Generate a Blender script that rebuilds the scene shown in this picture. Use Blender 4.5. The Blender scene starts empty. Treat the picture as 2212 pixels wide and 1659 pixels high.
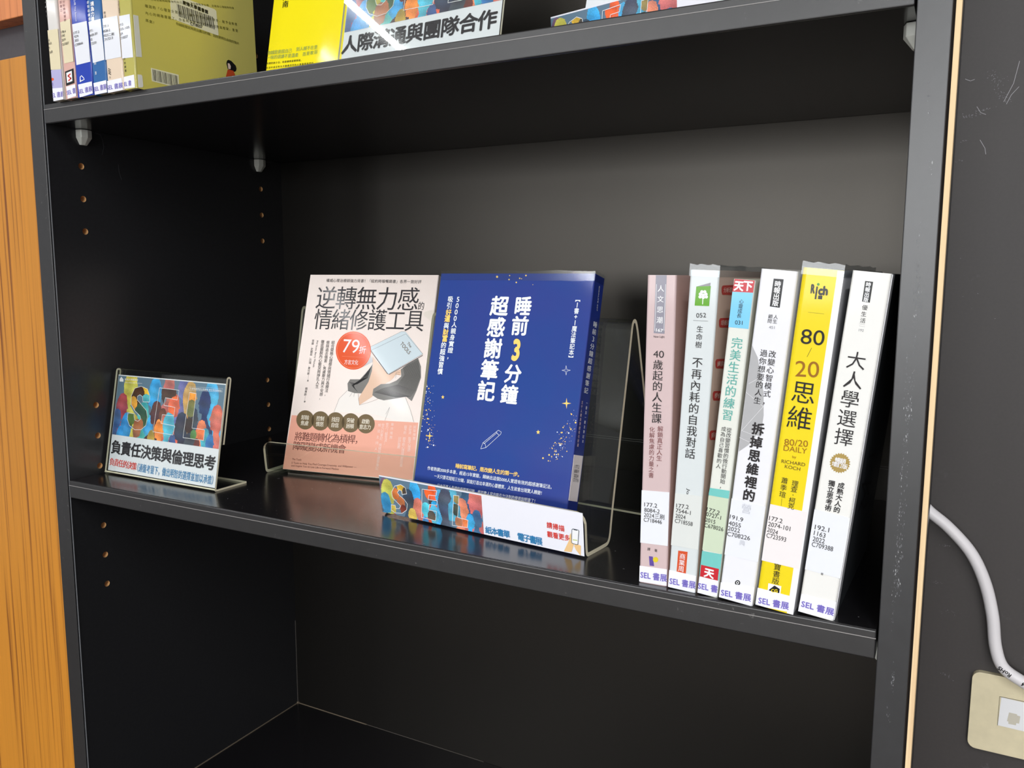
import bpy, bmesh, math, random
from mathutils import Matrix, Vector
from mathutils.geometry import tessellate_polygon
from math import radians as rad, sin, cos, pi
SC = bpy.context.scene
COL = SC.collection
# ------------------------------------------------------------------ camera, world, exposure, lights
cam_d = bpy.data.cameras.new('camera'); cam = bpy.data.objects.new('camera', cam_d); COL.objects.link(cam)
cam_d.sensor_width = 36; cam_d.lens = 1797.67 / 2212 * 36; cam_d.clip_start = .01
def cam_rot(a, b, c):
    return Matrix.Rotation(a, 3, 'Z') @ Matrix.Rotation(b, 3, 'X') @ Matrix.Rotation(c, 3, 'Y') @ Matrix.Rotation(pi/2, 3, 'X')
cam.matrix_world = Matrix.Translation((0.78136, -0.50866, 0.20443)) @ cam_rot(0.49366, -0.12803, -0.00259).to_4x4()
SC.camera = cam
vs = SC.view_settings
vs.view_transform = 'Standard'; vs.look = 'None'; vs.gamma = 1; vs.use_curve_mapping = False
vs.exposure = -0.04
W = bpy.data.worlds.new('world'); SC.world = W; W.use_nodes = True
W.node_tree.nodes['Background'].inputs[0].default_value = (.86, .87, .9, 1)
W.node_tree.nodes['Background'].inputs[1].default_value = .45
def area(name, loc, rot, sx, sy, power, col=(.97, .98, 1)):
    l = bpy.data.lights.new(name, 'AREA'); l.shape = 'RECTANGLE'; l.size = sx; l.size_y = sy; l.energy = power; l.color = col
    o = bpy.data.objects.new(name, l); COL.objects.link(o); o.location = loc; o.rotation_euler = rot
    return o
# fluorescent tubes of the room's ceiling fixtures, rows running away from the bookcase
TUBES = [(-.935, y) for y in (-.9, -2.5, -4.1)] + [(1.25, y) for y in (-1.5, -3.0, -4.6, -6.2)] + [(3.2, y) for y in (-2.2, -4.4)] + [(-2.9, -2.4)]
for x, y in TUBES:
    area('ceiling_tube_light', (x, y, 1.40), (0, 0, 0), .03, 1.25, 20*(.55 if x < 0 else 1.15))
# daylight through windows of the unseen far wall; leftmost added to brighten back board
WINX = [(-3.5, -2.6), (-1.9, -.2), (.1, 1.8), (2.1, 3.6)]; WZ0, WZ1 = .0, 1.15
for xa, xb in WINX:
    area('window_daylight', ((xa+xb)/2, -6.77, (WZ0+WZ1)/2), (pi/2, 0, 0), xb-xa, WZ1-WZ0, 46*(xb-xa), (.94, .97, 1))
# ------------------------------------------------------------------ materials
def s2l(c): return tuple(((v/255)/12.92 if v/255 <= .04045 else ((v/255+.055)/1.055)**2.4) for v in c)
MATS = {}
def mat(name, rgb, rough=.5, spec=.5, coat=0, coat_r=.1, trans=0, metal=0, emis=0):
    if name in MATS: return MATS[name]
    m = bpy.data.materials.new(name); m.use_nodes = True; b = m.node_tree.nodes['Principled BSDF']
    b.inputs['Base Color'].default_value = (*s2l(rgb), 1); b.inputs['Roughness'].default_value = rough
    b.inputs['Specular IOR Level'].default_value = spec; b.inputs['Coat Weight'].default_value = coat; b.inputs['Coat Roughness'].default_value = coat_r
    b.inputs['Transmission Weight'].default_value = trans; b.inputs['Metallic'].default_value = metal
    MATS[name] = m; return m
PAL = dict(ink=(38,34,36), ink2=(48,46,50), white=(238,238,240), purple=(112,98,188), grey=(140,140,145), greyband=(142,140,152), brown=(122,66,66),
  yellow2=(215,195,40), purple2=(92,72,150), leafgreen=(92,160,24), orange2=(205,80,40), red=(192,32,44), red2=(196,66,62), pinkish=(246,218,208), skyblue=(122,198,232),
  teal=(86,168,158), tealband=(112,192,186), facet=(172,172,174), black=(22,22,24), yellow=(244,216,8), green2=(60,140,40), olive=(120,110,20), brown2=(150,96,6), brown3=(96,66,20),
  gold=(168,142,78), salmon=(236,170,148), orange=(228,84,32), ring=(246,170,140), shirt=(238,232,226), greyp=(190,188,190), skin=(226,190,164), hair=(122,120,116),
  bookblue=(206,220,226), khaki=(112,94,64), cream=(240,232,214), maroon=(104,52,44), offw=(236,242,246), gold2=(250,210,110), redt=(214,62,52), bluet=(40,124,176),
  hand=(236,196,138), slate=(60,72,84), lime=(196,208,130), sage=(150,170,90), ghost=(196,198,206), lilac=(176,172,212), royal=(28,60,176), greent=(84,84,22), jackhole=(206,200,184),
  sticker=(226,228,234), sticker2=(234,234,242), stickerg=(214,217,214), stickerk=(198,211,186), stickerw=(232,226,226), stickery=(222,210,176), cream2=(240,238,222))
def pm(n):
    return MATS.get('print_'+n) or mat('print_'+n, PAL[n], .5, .25, .22, .08)
def nodes(m): return m.node_tree.nodes, m.node_tree.links, m.node_tree.nodes['Principled BSDF']
def noisy(name, rgb, amp=.12, scale=60, rough=.5, coat=0, coat_r=.15, stretch=(1,1,1), spec=.5, bump=0):
    m = mat(name, rgb, rough, spec, coat, coat_r); N, Lk, b = nodes(m)
    tc = N.new('ShaderNodeTexCoord'); mp = N.new('ShaderNodeMapping'); mp.inputs['Scale'].default_value = stretch
    nz = N.new('ShaderNodeTexNoise'); nz.inputs['Scale'].default_value = scale; nz.inputs['Detail'].default_value = 5
    rp = N.new('ShaderNodeValToRGB'); c = s2l(rgb)
    rp.color_ramp.elements[0].position = .3; rp.color_ramp.elements[1].position = .7
    rp.color_ramp.elements[0].color = (*[v*(1-amp) for v in c], 1); rp.color_ramp.elements[1].color = (*[min(1, v*(1+amp)) for v in c], 1)
    Lk.new(tc.outputs['Object'], mp.inputs[0]); Lk.new(mp.outputs[0], nz.inputs[0]); Lk.new(nz.outputs[0], rp.inputs[0]); Lk.new(rp.outputs[0], b.inputs['Base Color'])
    if bump:
        bp = N.new('ShaderNodeBump'); bp.inputs['Strength'].default_value = bump; bp.inputs['Distance'].default_value = .0005
        Lk.new(nz.outputs[0], bp.inputs['Height']); Lk.new(bp.outputs[0], b.inputs['Normal'])
    return m
def scuffed(m, col, scale, lo, hi, stretch=(1,1,1), xmask=None, detail=8):
    """pale scuffs of their own shape over a material; xmask = (axis, centre, half width) keeps them to a band"""
    N, Lk, b = nodes(m); src = b.inputs['Base Color'].links[0].from_socket if b.inputs['Base Color'].links else None
    tc = N.new('ShaderNodeTexCoord'); mp = N.new('ShaderNodeMapping'); mp.inputs['Scale'].default_value = stretch
    nz = N.new('ShaderNodeTexNoise'); nz.inputs['Scale'].default_value = scale; nz.inputs['Detail'].default_value = detail; nz.inputs['Roughness'].default_value = .7
    mr = N.new('ShaderNodeMapRange'); mr.inputs['From Min'].default_value = lo; mr.inputs['From Max'].default_value = hi
    Lk.new(tc.outputs['Object'], mp.inputs[0]); Lk.new(mp.outputs[0], nz.inputs[0]); Lk.new(nz.outputs[0], mr.inputs[0])
    fac = mr.outputs[0]
    n2 = N.new('ShaderNodeTexNoise'); n2.inputs['Scale'].default_value = scale*.08; Lk.new(tc.outputs['Object'], n2.inputs[0])
    m2 = N.new('ShaderNodeMapRange'); m2.inputs['From Min'].default_value = .5; m2.inputs['From Max'].default_value = .62; Lk.new(n2.outputs[0], m2.inputs[0])
    mu = N.new('ShaderNodeMath'); mu.operation = 'MULTIPLY'; Lk.new(fac, mu.inputs[0]); Lk.new(m2.outputs[0], mu.inputs[1]); fac = mu.outputs[0]
    if xmask:
        sp = N.new('ShaderNodeSeparateXYZ'); Lk.new(tc.outputs['Object'], sp.inputs[0])
        a = N.new('ShaderNodeMath'); a.operation = 'SUBTRACT'; a.inputs[1].default_value = xmask[1]; Lk.new(sp.outputs[xmask[0]], a.inputs[0])
        ab = N.new('ShaderNodeMath'); ab.operation = 'ABSOLUTE'; Lk.new(a.outputs[0], ab.inputs[0])
        r = N.new('ShaderNodeMapRange'); r.inputs['From Min'].default_value = xmask[2]; r.inputs['From Max'].default_value = xmask[2]*.3; Lk.new(ab.outputs[0], r.inputs[0])
        q = N.new('ShaderNodeMath'); q.operation = 'MULTIPLY'; Lk.new(fac, q.inputs[0]); Lk.new(r.outputs[0], q.inputs[1]); fac = q.outputs[0]
    mx = N.new('ShaderNodeMix'); mx.data_type = 'RGBA'; mx.inputs['B'].default_value = (*s2l(col), 1); Lk.new(fac, mx.inputs['Factor'])
    if src: Lk.new(src, mx.inputs['A'])
    else: mx.inputs['A'].default_value = b.inputs['Base Color'].default_value
    Lk.new(mx.outputs['Result'], b.inputs['Base Color'])
    return m
M_lam = noisy('black_laminate', (26,25,27), .12, 300, .2, spec=.9)
scuffed(M_lam, (110,108,104), 260, .66, .8)
M_edge = noisy('worn_edge_band', (34,33,34), .12, 120, .36, spec=.8)
scuffed(M_edge, (150,148,144), 160, .62, .8)
M_edge_r = noisy('scuffed_edge_band', (38,38,40), .1, 120, .36, spec=.8)
M_side = noisy('black_side_laminate', (37,37,39), .12, 300, .3, spec=.5)
M_back = noisy('back_board_laminate', (20,19,18), .08, 500, .31, spec=.44)
M_wall = noisy('dark_grey_wall_laminate', (66,62,61), .05, 400, .5, spec=.4)
for m_ in (M_back,): m_.node_tree.nodes['Principled BSDF'].inputs['Specular Tint'].default_value = (1, .92, .82, 1)
scuffed(M_wall, (130,128,132), 55, .62, .85)
M_wood = mat('orange_wood_veneer', (206,136,48), .42, .4, .2, .3)
def woodify(m, base, dark, seed=0):
    N, Lk, b = nodes(m); tc = N.new('ShaderNodeTexCoord')
    mp = N.new('ShaderNodeMapping'); mp.inputs['Scale'].default_value = (1, 1, .012); mp.inputs['Location'].default_value = (seed, 0, 0)
    nz = N.new('ShaderNodeTexNoise'); nz.inputs['Scale'].default_value = 260; nz.inputs['Detail'].default_value = 6
    rp = N.new('ShaderNodeValToRGB'); e = rp.color_ramp.elements
    e[0].position = .30; e[0].color = (*s2l(dark), 1); e[1].position = .46; e[1].color = (*s2l(base), 1)
    x = e.new(.8); x.color = (*s2l([min(255, v*1.06) for v in base]), 1)
    Lk.new(tc.outputs['Object'], mp.inputs[0]); Lk.new(mp.outputs[0], nz.inputs[0]); Lk.new(nz.outputs[0], rp.inputs[0]); Lk.new(rp.outputs[0], b.inputs['Base Color'])
woodify(M_wood, (190,124,36), (122,66,14))
M_lath = mat('raw_wood_lath', (226,196,150), .7, .2); woodify(M_lath, (228,200,158), (208,172,130), 3)
M_hole = mat('raw_hole_wood', (214,166,112), .8, .1)
M_pin = mat('pale_plastic', (205,206,198), .35, .5)
M_seam = mat('dusty_seam', (120,108,92), .8, .2)
M_page = noisy('page_paper', (226,218,200), .08, 900, .8, stretch=(30,1,1), spec=.2)
M_aedge = mat('acrylic_cut_edge', (232,228,200), .25, .5)  # bright internal reflection of the cut edges given as a cream colour
def clear(name, tint=(250,252,250), refl=1.49, rough=.02):
    m = bpy.data.materials.new(name); m.use_nodes = True; nt = m.node_tree; nt.nodes.clear()
    o = nt.nodes.new('ShaderNodeOutputMaterial'); mx = nt.nodes.new('ShaderNodeMixShader'); t = nt.nodes.new('ShaderNodeBsdfTransparent'); g = nt.nodes.new('ShaderNodeBsdfGlossy')
    f = nt.nodes.new('ShaderNodeFresnel'); ge = nt.nodes.new('ShaderNodeNewGeometry'); mr = nt.nodes.new('ShaderNodeMapRange')
    mr.inputs['To Min'].default_value = refl; mr.inputs['To Max'].default_value = 1/refl; nt.links.new(ge.outputs['Backfacing'], mr.inputs[0]); nt.links.new(mr.outputs[0], f.inputs[0])   # the same air-to-sheet reflection from either side
    t.inputs[0].default_value = (*s2l(tint), 1); g.inputs['Roughness'].default_value = rough
    nt.links.new(f.outputs[0], mx.inputs[0]); nt.links.new(t.outputs[0], mx.inputs[1]); nt.links.new(g.outputs[0], mx.inputs[2]); nt.links.new(mx.outputs[0], o.inputs[0])
    MATS[name] = m; return m
M_acr = clear('clear_acrylic', (250,252,250), 1.49, .015)
M_wrap = clear('clear_book_wrap', (238,242,244), 1.6, .12)
# ------------------------------------------------------------------ mesh builder
class MB:
    def __init__(s): s.v = []; s.f = []; s.m = []; s.mats = []
    def mi(s, m):
        if m not in s.mats: s.mats.append(m)
        return s.mats.index(m)
    def add(s, vs_, fs, m):
        k = len(s.v); s.v += [tuple(p) for p in vs_]; i = s.mi(m)
        for f in fs: s.f.append(tuple(k+a for a in f)); s.m.append(i)
    def box(s, x0, x1, y0, y1, z0, z1, m):
        s.add([(x0,y0,z0),(x1,y0,z0),(x1,y1,z0),(x0,y1,z0),(x0,y0,z1),(x1,y0,z1),(x1,y1,z1),(x0,y1,z1)], [(0,3,2,1),(4,5,6,7),(0,1,5,4),(1,2,6,5),(2,3,7,6),(3,0,4,7)], m)
    def prism(s, poly, a, b, m, axis='z', capm=None):
        """extrude a closed 2-D outline between a and b along axis"""
        n = len(poly)
        P = {'z': lambda p, t: (p[0], p[1], t), 'x': lambda p, t: (t, p[0], p[1]), 'y': lambda p, t: (p[0], t, p[1])}[axis]
        vs_ = [P(p, a) for p in poly] + [P(p, b) for p in poly]
        s.add(vs_, [(i, (i+1) % n, n+(i+1) % n, n+i) for i in range(n)], m)
        tri = tessellate_polygon([[Vector((p[0], p[1], 0)) for p in poly]])
        s.add(vs_, [tuple(t) for t in tri] + [tuple(n+q for q in reversed(t)) for t in tri], capm or m)
    def obj(s, name, parent=None, bevel=0, smooth=False, seg=2):
        me = bpy.data.meshes.new(name); me.from_pydata(s.v, [], s.f)
        for m in s.mats: me.materials.append(m)
        me.polygons.foreach_set('material_index', s.m)
        me.update()
        if bevel or smooth == 'fix':
            bm = bmesh.new(); bm.from_mesh(me); bmesh.ops.remove_doubles(bm, verts=bm.verts, dist=1e-6); bmesh.ops.recalc_face_normals(bm, faces=bm.faces); bm.to_mesh(me); bm.free()
        if smooth:
            me.polygons.foreach_set('use_smooth', [True]*len(me.polygons))
        o = bpy.data.objects.new(name, me); COL.objects.link(o)
        if parent: o.parent = parent
        if bevel:
            md = o.modifiers.new('bevel', 'BEVEL'); md.width = bevel; md.segments = seg; md.limit_method = 'ANGLE'; md.angle_limit = rad(40)
        return o
def thing(name, label, cat, loc=(0,0,0), rot=(0,0,0), group=None):
    o = bpy.data.objects.new(name, None); COL.objects.link(o); o.location = loc; o.rotation_euler = rot; o.empty_display_size = .02
    o['label'] = label; o['category'] = cat
    if group: o['group'] = group
    return o
def tag(o, label, cat, group=None):
    o['label'] = label; o['category'] = cat
    if group: o['group'] = group
    return o
def struct(o): o['kind'] = 'structure'; return o
# ------------------------------------------------------------------ printed matter: glyphs, flat shapes, stickers
_G = {}
def glyph(text, bold):
    k = (text, bold)
    if k in _G: return _G[k]
    if bold > 0:
        v, f = glyph(text, 0); V = []; F = []; s_ = bold*1.1; lay = -1
        for dx, dy in ((-s_, 0), (s_, 0), (0, s_), (0, -s_), (-s_*.7, -s_*.7), (s_*.7, s_*.7)) if bold > .014 else ((-s_, 0), (s_, 0)):
            n = len(V); lay += 1; V += [(x+dx, y+dy, lay) for x, y, _ in v]; F += [tuple(q+n for q in t) for t in f]
        _G[k] = (V, F); return _G[k]
    c = bpy.data.curves.new('glyph', 'FONT'); c.body = text; c.size = 1; c.offset = 0; c.resolution_u = 5 if all(ord(q) < 0x250 for q in text) else 2; c.fill_mode = 'FRONT'
    o = bpy.data.objects.new('glyph', c); COL.objects.link(o)
    dg = bpy.context.evaluated_depsgraph_get(); dg.update(); e = o.evaluated_get(dg); me = e.to_mesh()
    v = [(q.co.x, q.co.y, 0) for q in me.vertices]; f = [tuple(p.vertices) for p in me.polygons]; e.to_mesh_clear()
    bpy.data.objects.remove(o); bpy.data.curves.remove(c)
    _G[k] = (v, f); return _G[k]
PUNCT = '，。、．'
def put(mb, place, v, f, m, off, lim=None):
    if lim: f = [t for t in f if lim[0] <= sum(v[q][0] for q in t)/len(t) <= lim[1] and lim[2] <= sum(v[q][1] for q in t)/len(t) <= lim[3]]
    mb.add([place(p[0], p[1], off+(p[2]*.000009 if len(p) > 2 else 0)) for p in v], f, m)
def clipx(poly, lim):
    if not lim: return poly
    for ax, val, sg in ((0, lim[0], 1), (0, lim[1], -1), (1, lim[2], 1), (1, lim[3], -1)):
        out = []
        for i in range(len(poly)):
            a, b = poly[i-1], poly[i]; ia = (a[ax]-val)*sg >= 0; ib = (b[ax]-val)*sg >= 0
            if ia != ib:
                t = (val-a[ax])/(b[ax]-a[ax]); out.append([a[0]+t*(b[0]-a[0]), a[1]+t*(b[1]-a[1])])
            if ib: out.append(b)
        poly = out
        if not poly: return poly
    return poly
def build_prints(surf, place, parent, lim=None, lift=.00012, only=None, name_of=None):
    groups = {}
    for it in D:
        if it[1] != surf or (only and not only(it)): continue
        groups.setdefault(it[2], []).append(it)
    def bbox(i):
        if i[0] in 'PLS': xs = [q[0] for q in i[3]]; ys = [q[1] for q in i[3]]; r = 0
        else: xs = [i[3][0], i[4][0]]; ys = [i[3][1], i[4][1]]; r = i[7]/2
        return [min(xs)-r, max(xs)+r, min(ys)-r, max(ys)+r]
    jobs = []
    for g, its in groups.items():
        if any(i[0] == 'S' for i in its) or g == 'printed_insert': jobs.append((g, its)); continue
        cl = []; gp = 8 if g == 'artwork' else 2.5
        for i in its:
            bb = bbox(i); mem = [i]; rest = []
            for c in cl:
                q = c[0]
                if bb[0]-gp < q[1] and q[0]-gp < bb[1] and bb[2]-gp < q[3] and q[2]-gp < bb[3]:
                    mem = c[1]+mem; bb = [min(bb[0], q[0]), max(bb[1], q[1]), min(bb[2], q[2]), max(bb[3], q[3])]
                else: rest.append(c)
            cl = rest+[(bb, mem)]
        for bb, mem in cl: jobs.append((g, sorted(mem, key=its.index)))
    for g, its in jobs:
        sticker = any(i[0] == 'S' for i in its)
        par = parent; base = lift
        if sticker:
            mb = MB()
            for i in its:
                if i[0] == 'S':
                    p = clipx([list(q) for q in i[3]], lim); n = len(p); th = lift+.0001
                    vs_ = [place(x, y, 0.00002) for x, y in p] + [place(x, y, th) for x, y in p]
                    mb.add(vs_, [tuple(range(n, 2*n))] + [(a, (a+1) % n, n+(a+1) % n, n+a) for a in range(n)], pm(i[4]))
            par = mb.obj(g, parent); base = lift+.00016
        mb = MB()
        for i in its:
            if i[0] == 'P':
                p = clipx([list(q) for q in i[3]], lim)
                if len(p) < 3: continue
                tri = tessellate_polygon([[Vector((x, y, 0)) for x, y in p]])
                put(mb, place, p, [tuple(t) for t in tri], pm(i[4]), base+i[5]*.00004)
            elif i[0] == 'L':
                pts = i[3]; w = i[5]/2
                for a, b in zip(pts, pts[1:]):
                    dx, dy = b[0]-a[0], b[1]-a[1]; l = math.hypot(dx, dy) or 1; nx, ny = -dy/l*w, dx/l*w; ex, ey = dx/l*w*.6, dy/l*w*.6
                    q = [(a[0]+nx-ex, a[1]+ny-ey), (a[0]-nx-ex, a[1]-ny-ey), (b[0]-nx+ex, b[1]-ny+ey), (b[0]+nx+ex, b[1]+ny+ey)]
                    put(mb, place, q, [(0, 1, 2, 3)], pm(i[4]), base+i[6]*.00004)
            elif i[0] == 'C':
                _, _, _, a, b, text, col, h, wd, bold = i[:10]; n = len(text)
                for k, ch in enumerate(text):
                    if ch == ' ': continue
                    t = k/max(1, n-1); cx = a[0]+(b[0]-a[0])*t; cy = a[1]+(b[1]-a[1])*t
                    v, f = glyph(ch, bold); asc = ord(ch) < 0x250
                    if not v: continue
                    sc = h/.92; sx = wd/.92
                    if asc: gx = (min(q[0] for q in v)+max(q[0] for q in v))/2; gy = .345; sc *= 1.15; sx *= 1.15
                    else: gx = .5; gy = .38
                    put(mb, place, [(cx+(x-gx)*sx, cy+(y-gy)*sc, k_) for x, y, k_ in v], f, pm(col), base+.0002, lim)
            elif i[0] == 'T':
                _, _, _, a, b, text, col, h, bold = i[:9]
                v, f = glyph(text, bold)
                x0 = min(q[0] for q in v); x1 = max(q[0] for q in v)
                dx, dy = b[0]-a[0], b[1]-a[1]; l = math.hypot(dx, dy); ux, uy = dx/l, dy/l; sx = l/(x1-x0); sy = h/.70
                q = []
                for x, y, k_ in v:
                    s_, t_ = (x-x0)*sx, (y-.345)*sy
                    q.append((a[0]+ux*s_-uy*t_, a[1]+uy*s_+ux*t_, k_))
                put(mb, place, q, f, pm(col), base+.0002+(.0002 if len(i) > 9 else 0), lim)
        if mb.f:
            nm = {'call_number_label': 'call_number', 'series_sticker': 'sticker_lettering', 'barcode_label': 'barcode', 'isbn_label': 'barcode'}.get(g, g)
            mb.obj(nm, par)
# ------------------------------------------------------------------ the printed crowd picture of the display inserts
HEAD = [(-.35,.25),(-.2,.45),(0,.5),(.22,.42),(.3,.25),(.32,.12),(.42,-.05),(.33,-.1),(.34,-.2),(.3,-.26),(.28,-.38),(.1,-.42),(.08,-.6),(.35,-.8),(.62,-.95),(.7,-2.2),(-.75,-2.2),(-.7,-1.0),(-.4,-.75),(-.25,-.5),(-.38,-.2),(-.42,.05)]
def inside(x, y, poly):
    c = False; j = len(poly)-1
    for i in range(len(poly)):
        xi, yi = poly[i]; xj, yj = poly[j]
        if (yi > y) != (yj > y) and x < (xj-xi)*(y-yi)/(yj-yi)+xi: c = not c
        j = i
    return c
_ART = {}
def art_mesh(kind, x0, x1, y0, y1, step):
    if kind in _ART: return _ART[kind]
    nx = int((x1-x0)/step); ny = int((y1-y0)/step)
    rnd = random.Random(5)
    img = [[(96,122,142)]*nx for _ in range(ny)]
    def paint(poly, col, mask=None):
        a = max(0, int((min(p[0] for p in poly)-x0)/step)); b = min(nx-1, int((max(p[0] for p in poly)-x0)/step)+1)
        c = max(0, int((min(p[1] for p in poly)-y0)/step)); d = min(ny-1, int((max(p[1] for p in poly)-y0)/step)+1)
        ph = rnd.random()*6
        for j in range(c, d+1):
            y = y0+(j+.5)*step
            for i in range(a, b+1):
                x = x0+(i+.5)*step
                if inside(x, y, poly) and (mask is None or any(inside(x, y, q) for q in mask)):
                    k = .07*sin(x*.35+ph)+.06*sin(y*.6+ph*2+x*.15)+.06*rnd.uniform(-1, 1)
                    img[j][i] = tuple(min(255, max(0, v*(1+k)+6*sin(ph+y*.3+q_))) for q_, v in enumerate(col))
    for x, y, h, f, c in SIL[kind]: paint([(x+f*px_*h*.8, y+py_*h) for px_, py_ in HEAD], c)
    letters = [it[3] for it in D if it[1] == kind and it[0] == 'L' and it[2] == 'printed_insert' and it[5] == .42]
    for x, y, r, c in LET[kind]: paint([(x+r*.6*cos(t*pi/6), y+r*.75*sin(t*pi/6)) for t in range(12)], c, letters)
    me = bpy.data.meshes.new('crowd_picture'); vs_ = [(x0+i*step, 0, y0+j*step) for j in range(ny+1) for i in range(nx+1)]
    vs_ = [(a/1000, 0, c/1000) for a, b, c in vs_]
    fs = [(j*(nx+1)+i, j*(nx+1)+i+1, (j+1)*(nx+1)+i+1, (j+1)*(nx+1)+i) for j in range(ny) for i in range(nx)]
    me.from_pydata(vs_, [], fs)
    ca = me.color_attributes.new('paint', 'FLOAT_COLOR', 'CORNER'); buf = []
    for j in range(ny):
        for i in range(nx):
            c = (*s2l(img[j][i]), 1.0); buf += list(c)*4
    ca.data.foreach_set('color', buf)
    m = MATS.get('painted_crowd')
    if not m:
        m = mat('painted_crowd', (120,120,120), .4, .4, .3, .1); N, Lk, b = nodes(m); at = N.new('ShaderNodeAttribute'); at.attribute_name = 'paint'; Lk.new(at.outputs['Color'], b.inputs['Base Color'])
    me.materials.append(m); _ART[kind] = me; return me
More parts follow.
